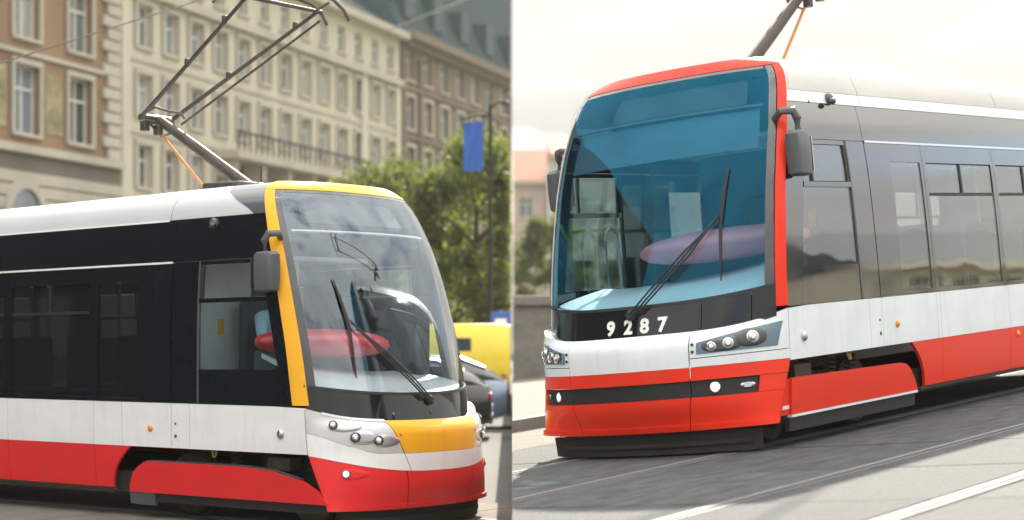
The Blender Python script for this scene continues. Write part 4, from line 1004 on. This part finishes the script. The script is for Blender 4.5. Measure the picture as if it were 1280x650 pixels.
# ------------------------------------------------------------------ vehicles on the lower road (seen side on, x runs along the car)
tyre = mat('tyre', (.02, .02, .02), .8); rimm = mat('alloy', (.55, .55, .56), .3, .8); cglass = mat('car_glass', (.02, .025, .03), .04, coat=.6)
tail = mat('tail_lens', (.50, .01, .01), .15, coat=.8)
def loft(sections, mt, name, parent, ang=40):
    """sections: list of (x, [(y, z)...]) closed rings, capped."""
    vs = []; n = len(sections[0][1]); fs = []
    for x, rg in sections: vs += [(x, y, z_) for y, z_ in rg]
    for i in range(len(sections) - 1):
        for k in range(n): fs.append((i * n + k, i * n + (k + 1) % n, (i + 1) * n + (k + 1) % n, (i + 1) * n + k))
    fs += [tuple(range(n)), tuple((len(sections) - 1) * n + k for k in range(n))]
    return MB().add(vs, fs).build(name, mt, parent, ang=ang)
def ring(hw, z0, z1, tw, r=.12):
    """half width at the bottom, bottom, top, half width at the top."""
    return [(-hw * .94, z0), (hw * .94, z0), (hw, z0 + r), (hw, z0 + (z1 - z0) * .55), (tw, z1 - r * .5), (tw * .92, z1), (-tw * .92, z1), (-tw, z1 - r * .5), (-hw, z0 + (z1 - z0) * .55), (-hw, z0 + r)]
def wheels(root, xs, y, r):
    for x in xs:
        for k in (1, -1):
            t_ = MB().lathe([(r * .62, -.09), (r * .93, -.10), (r, -.07), (r, .07), (r * .93, .10), (r * .62, .09)], (x, k * y, r), (0, k, 0), 28).build('wheel', tyre, root)
            MB().lathe([(r * .63, .02), (r * .60, .075), (r * .5, .06), (r * .15, .085), (.01, .09)], (x, k * y, r), (0, k, 0), 20).build('rim', rimm, t_)
def car(name, loc, rz, paint_m, label, Lc=4.3):
    root = empty(name, loc, (0, 0, rz)); h = Lc / 2
    loft([(-h, ring(.70, .45, .70, .66)), (-h + .08, ring(.82, .30, .80, .78)), (-h + .9, ring(.88, .20, .90, .84)), (-.6, ring(.89, .18, .96, .85)), (.9, ring(.89, .18, .98, .85)), (h - .3, ring(.87, .22, .99, .83)), (h - .06, ring(.83, .30, .96, .78)), (h, ring(.74, .42, .80, .70))], paint_m, 'body', root)
    loft([(-h + 1.0, ring(.76, .86, .96, .70, .04)), (-h + 1.75, ring(.79, .90, 1.40, .58, .04)), (.1, ring(.80, .92, 1.47, .60, .04)), (1.1, ring(.80, .92, 1.44, .60, .04)), (h - .35, ring(.77, .92, 1.16, .62, .04)), (h - .12, ring(.74, .92, .99, .66, .02))], cglass, 'glasshouse', root)
    loft([(-h + 1.72, ring(.58, 1.38, 1.425, .55, .01)), (.1, ring(.62, 1.44, 1.49, .58, .01)), (1.15, ring(.62, 1.42, 1.47, .58, .01)), (h - .5, ring(.62, 1.22, 1.26, .58, .01))], paint_m, 'roof', root)
    for x in (-.35, .75):
        for k in (1, -1): MB().box((x, k * .735, 1.18), (.07, .10, .55), Matrix.Rotation(R(-k * 17), 3, 'X')).build('pillar', paint_m, root)
    wheels(root, (-h + .85, h - .85), .78, .32)
    for k in (1, -1):
        MB().box((h - .05, k * .62, .78), (.10, .30, .15)).build('tail_light', tail, root, bevel=.03); MB().box((-h + .12, k * .62, .66), (.16, .28, .13)).build('headlight', lens, root, bevel=.03)
        for x in (-.1, .95): MB().box((x, k * .895, .84), (.16, .03, .035)).build('door_handle', rimm, root)
    MB().box((h + .0, 0, .56), (.03, .52, .12)).build('number_plate', white_p, root); MB().box((h - .02, 0, .36), (.08, 1.5, .16)).build('rear_bumper', grey_pl, root, bevel=.03)
    return tag(root, label, 'car', 'cars on the lower road')
navy = mat('navy_paint', (.012, .022, .06), .25, coat=.8); blk = mat('black_paint', (.015, .016, .018), .25, coat=.8); slv = mat('blue_grey_paint', (.20, .25, .34), .28, .3, coat=.7)
car('car', (-2.52, 34.2, 0), 0, blk, 'black hatchback nearest the left tram, its red tail light towards the middle of the photo')
car('car', (-2.19, 38.0, 0), 0, slv, 'blue grey car between the black hatchback and the yellow van')

vy = paint('van_yellow', (.80, .62, .03)); vr = paint('van_red', (.42, .02, .03))
vn = empty('van', (-2.75, 45.0, -.0)); h = 2.7
loft([(-h, ring(.85, .5, .9, .8)), (-h + .1, ring(.96, .35, 1.1, .9)), (-h + .9, ring(1.0, .30, 1.25, .93)), (-h + 1.5, ring(1.0, .30, 2.0, .80)), (-h + 1.9, ring(1.0, .30, 2.16, .86)), (h - .2, ring(1.0, .30, 2.18, .88)), (h, ring(.97, .34, 2.14, .85))], vy, 'body', vn)
for k in (1, -1):
    MB().box((.3, k * 1.003, .80), (4.6, .012, .34)).build('red_band', vr, vn)
    for x, wd in ((-1.1, .8), (.1, 1.1), (1.5, .55)): MB().box((x, k * .965, 1.62), (wd, .02, .44), Matrix.Rotation(R(-k * 5), 3, 'X')).build('window', cglass, vn, bevel=.008)
    MB().box((h - .02, k * .80, 1.2), (.06, .14, .5)).build('tail_light', tail, vn, bevel=.02); MB().box((-h + .08, k * .72, .85), (.14, .28, .18)).build('headlight', lens, vn, bevel=.03)
MB().box((-h + 1.2, 0, 1.62), (.03, 1.5, .70), Matrix.Rotation(R(-33), 3, 'Y')).build('windscreen', cglass, vn)
MB().box((-.9, 0, 2.23), (.35, 1.2, .12)).build('light_bar', mat('blue_beacon', (.02, .08, .5), .2, coat=.8), vn, bevel=.04)
wheels(vn, (-1.75, 1.6), .88, .35)
tag(vn, 'yellow van with a dark red side band under the trees', 'van')

# ------------------------------------------------------------------ street furniture and wires on the left
def post(name, x, y, H, label, cat):
    r_ = empty(name, (x, y, 0)); MB().tube([(0, 0, -.02), (0, 0, .8), (0, 0, .82), (0, 0, H)], [.11, .10, .075, .05], 12).build('pole', iron, r_)
    MB().lathe([(.20, -.02), (.20, .06), (.13, .14), (.1, .3)], (0, 0, 0), (0, 0, 1), 14).build('base', iron, r_); return tag(r_, label, cat)
a = pix(588, 147, 51); lp = post('street_lamp', a.x + .55, 51, a.z + .35, 'dark street lamp carrying the blue banner among the trees', 'street lamp')
MB().tube([(0, 0, a.z + .1), (-.35, 0, a.z + .05), (-.8, 0, a.z - .05)], .035, 8).build('banner_arm', iron, lp); MB().tube([(0, 0, a.z + .25), (.2, 0, a.z + .42), (.45, 0, a.z + .45)], .03, 8).build('lamp_arm', iron, lp)
MB().lathe([(.05, .05), (.11, .0), (.13, -.08), (.02, -.1)], (.42, 0, a.z + .43), (0, 0, 1), 14).build('lamp_head', iron, lp)
bn = MB(); g = [[Vector((-.74 + .54 * i / 8, .05 * math.sin(i * .9 + j * .5), a.z - .12 - 1.35 * j / 10)) for i in range(9)] for j in range(11)]
bn.shell(g, [[p + Vector((0, .012, 0)) for p in r_] for r_ in g]).build('banner', banner_b, lp)
b_ = pix(626, 400, 47.5); sp = empty('road_sign', (b_.x, 47.5, 0)); MB().tube([(0, .04, -.02), (0, .04, b_.z + .25)], .03, 10).build('pole', rimm, sp)
MB().box((0, 0, b_.z), (.52, .025, .42)).build('sign_plate', banner_b, sp, bevel=.02); MB().box((0, -.016, b_.z - .02), (.30, .008, .10)).build('sign_mark', white_p, sp); tag(sp, 'blue rectangular road sign on a thin post above the yellow van', 'road sign')
def wire(name, p, q, r, mt, label, sag=.0):
    b0, b1 = Vector(p), Vector(q); pts = []
    for i in range(17):
        t = i / 16; v = b0 + (b1 - b0) * t; v.z -= sag * 4 * t * (1 - t); pts.append(v)
    return tag(MB().tube(pts, r, 6).build(name, mt, None), label, 'wire')
p0, p1 = pix(0, 79, 26), pix(250, 0, 31); d = p1 - p0
wire('overhead_wire', p0 - d * 2.2, p1 + d * 1.6, .011, steel_d, 'thin overhead wire crossing the ochre townhouse at the upper left', .0)
p0, p1 = pix(480, 40, 116), pix(580, 0, 92); d = p1 - p0
wire('overhead_wire', p0, p1 + d * .5, .05, rimm, 'pale span wire running from the cream block towards the green roof', .0)
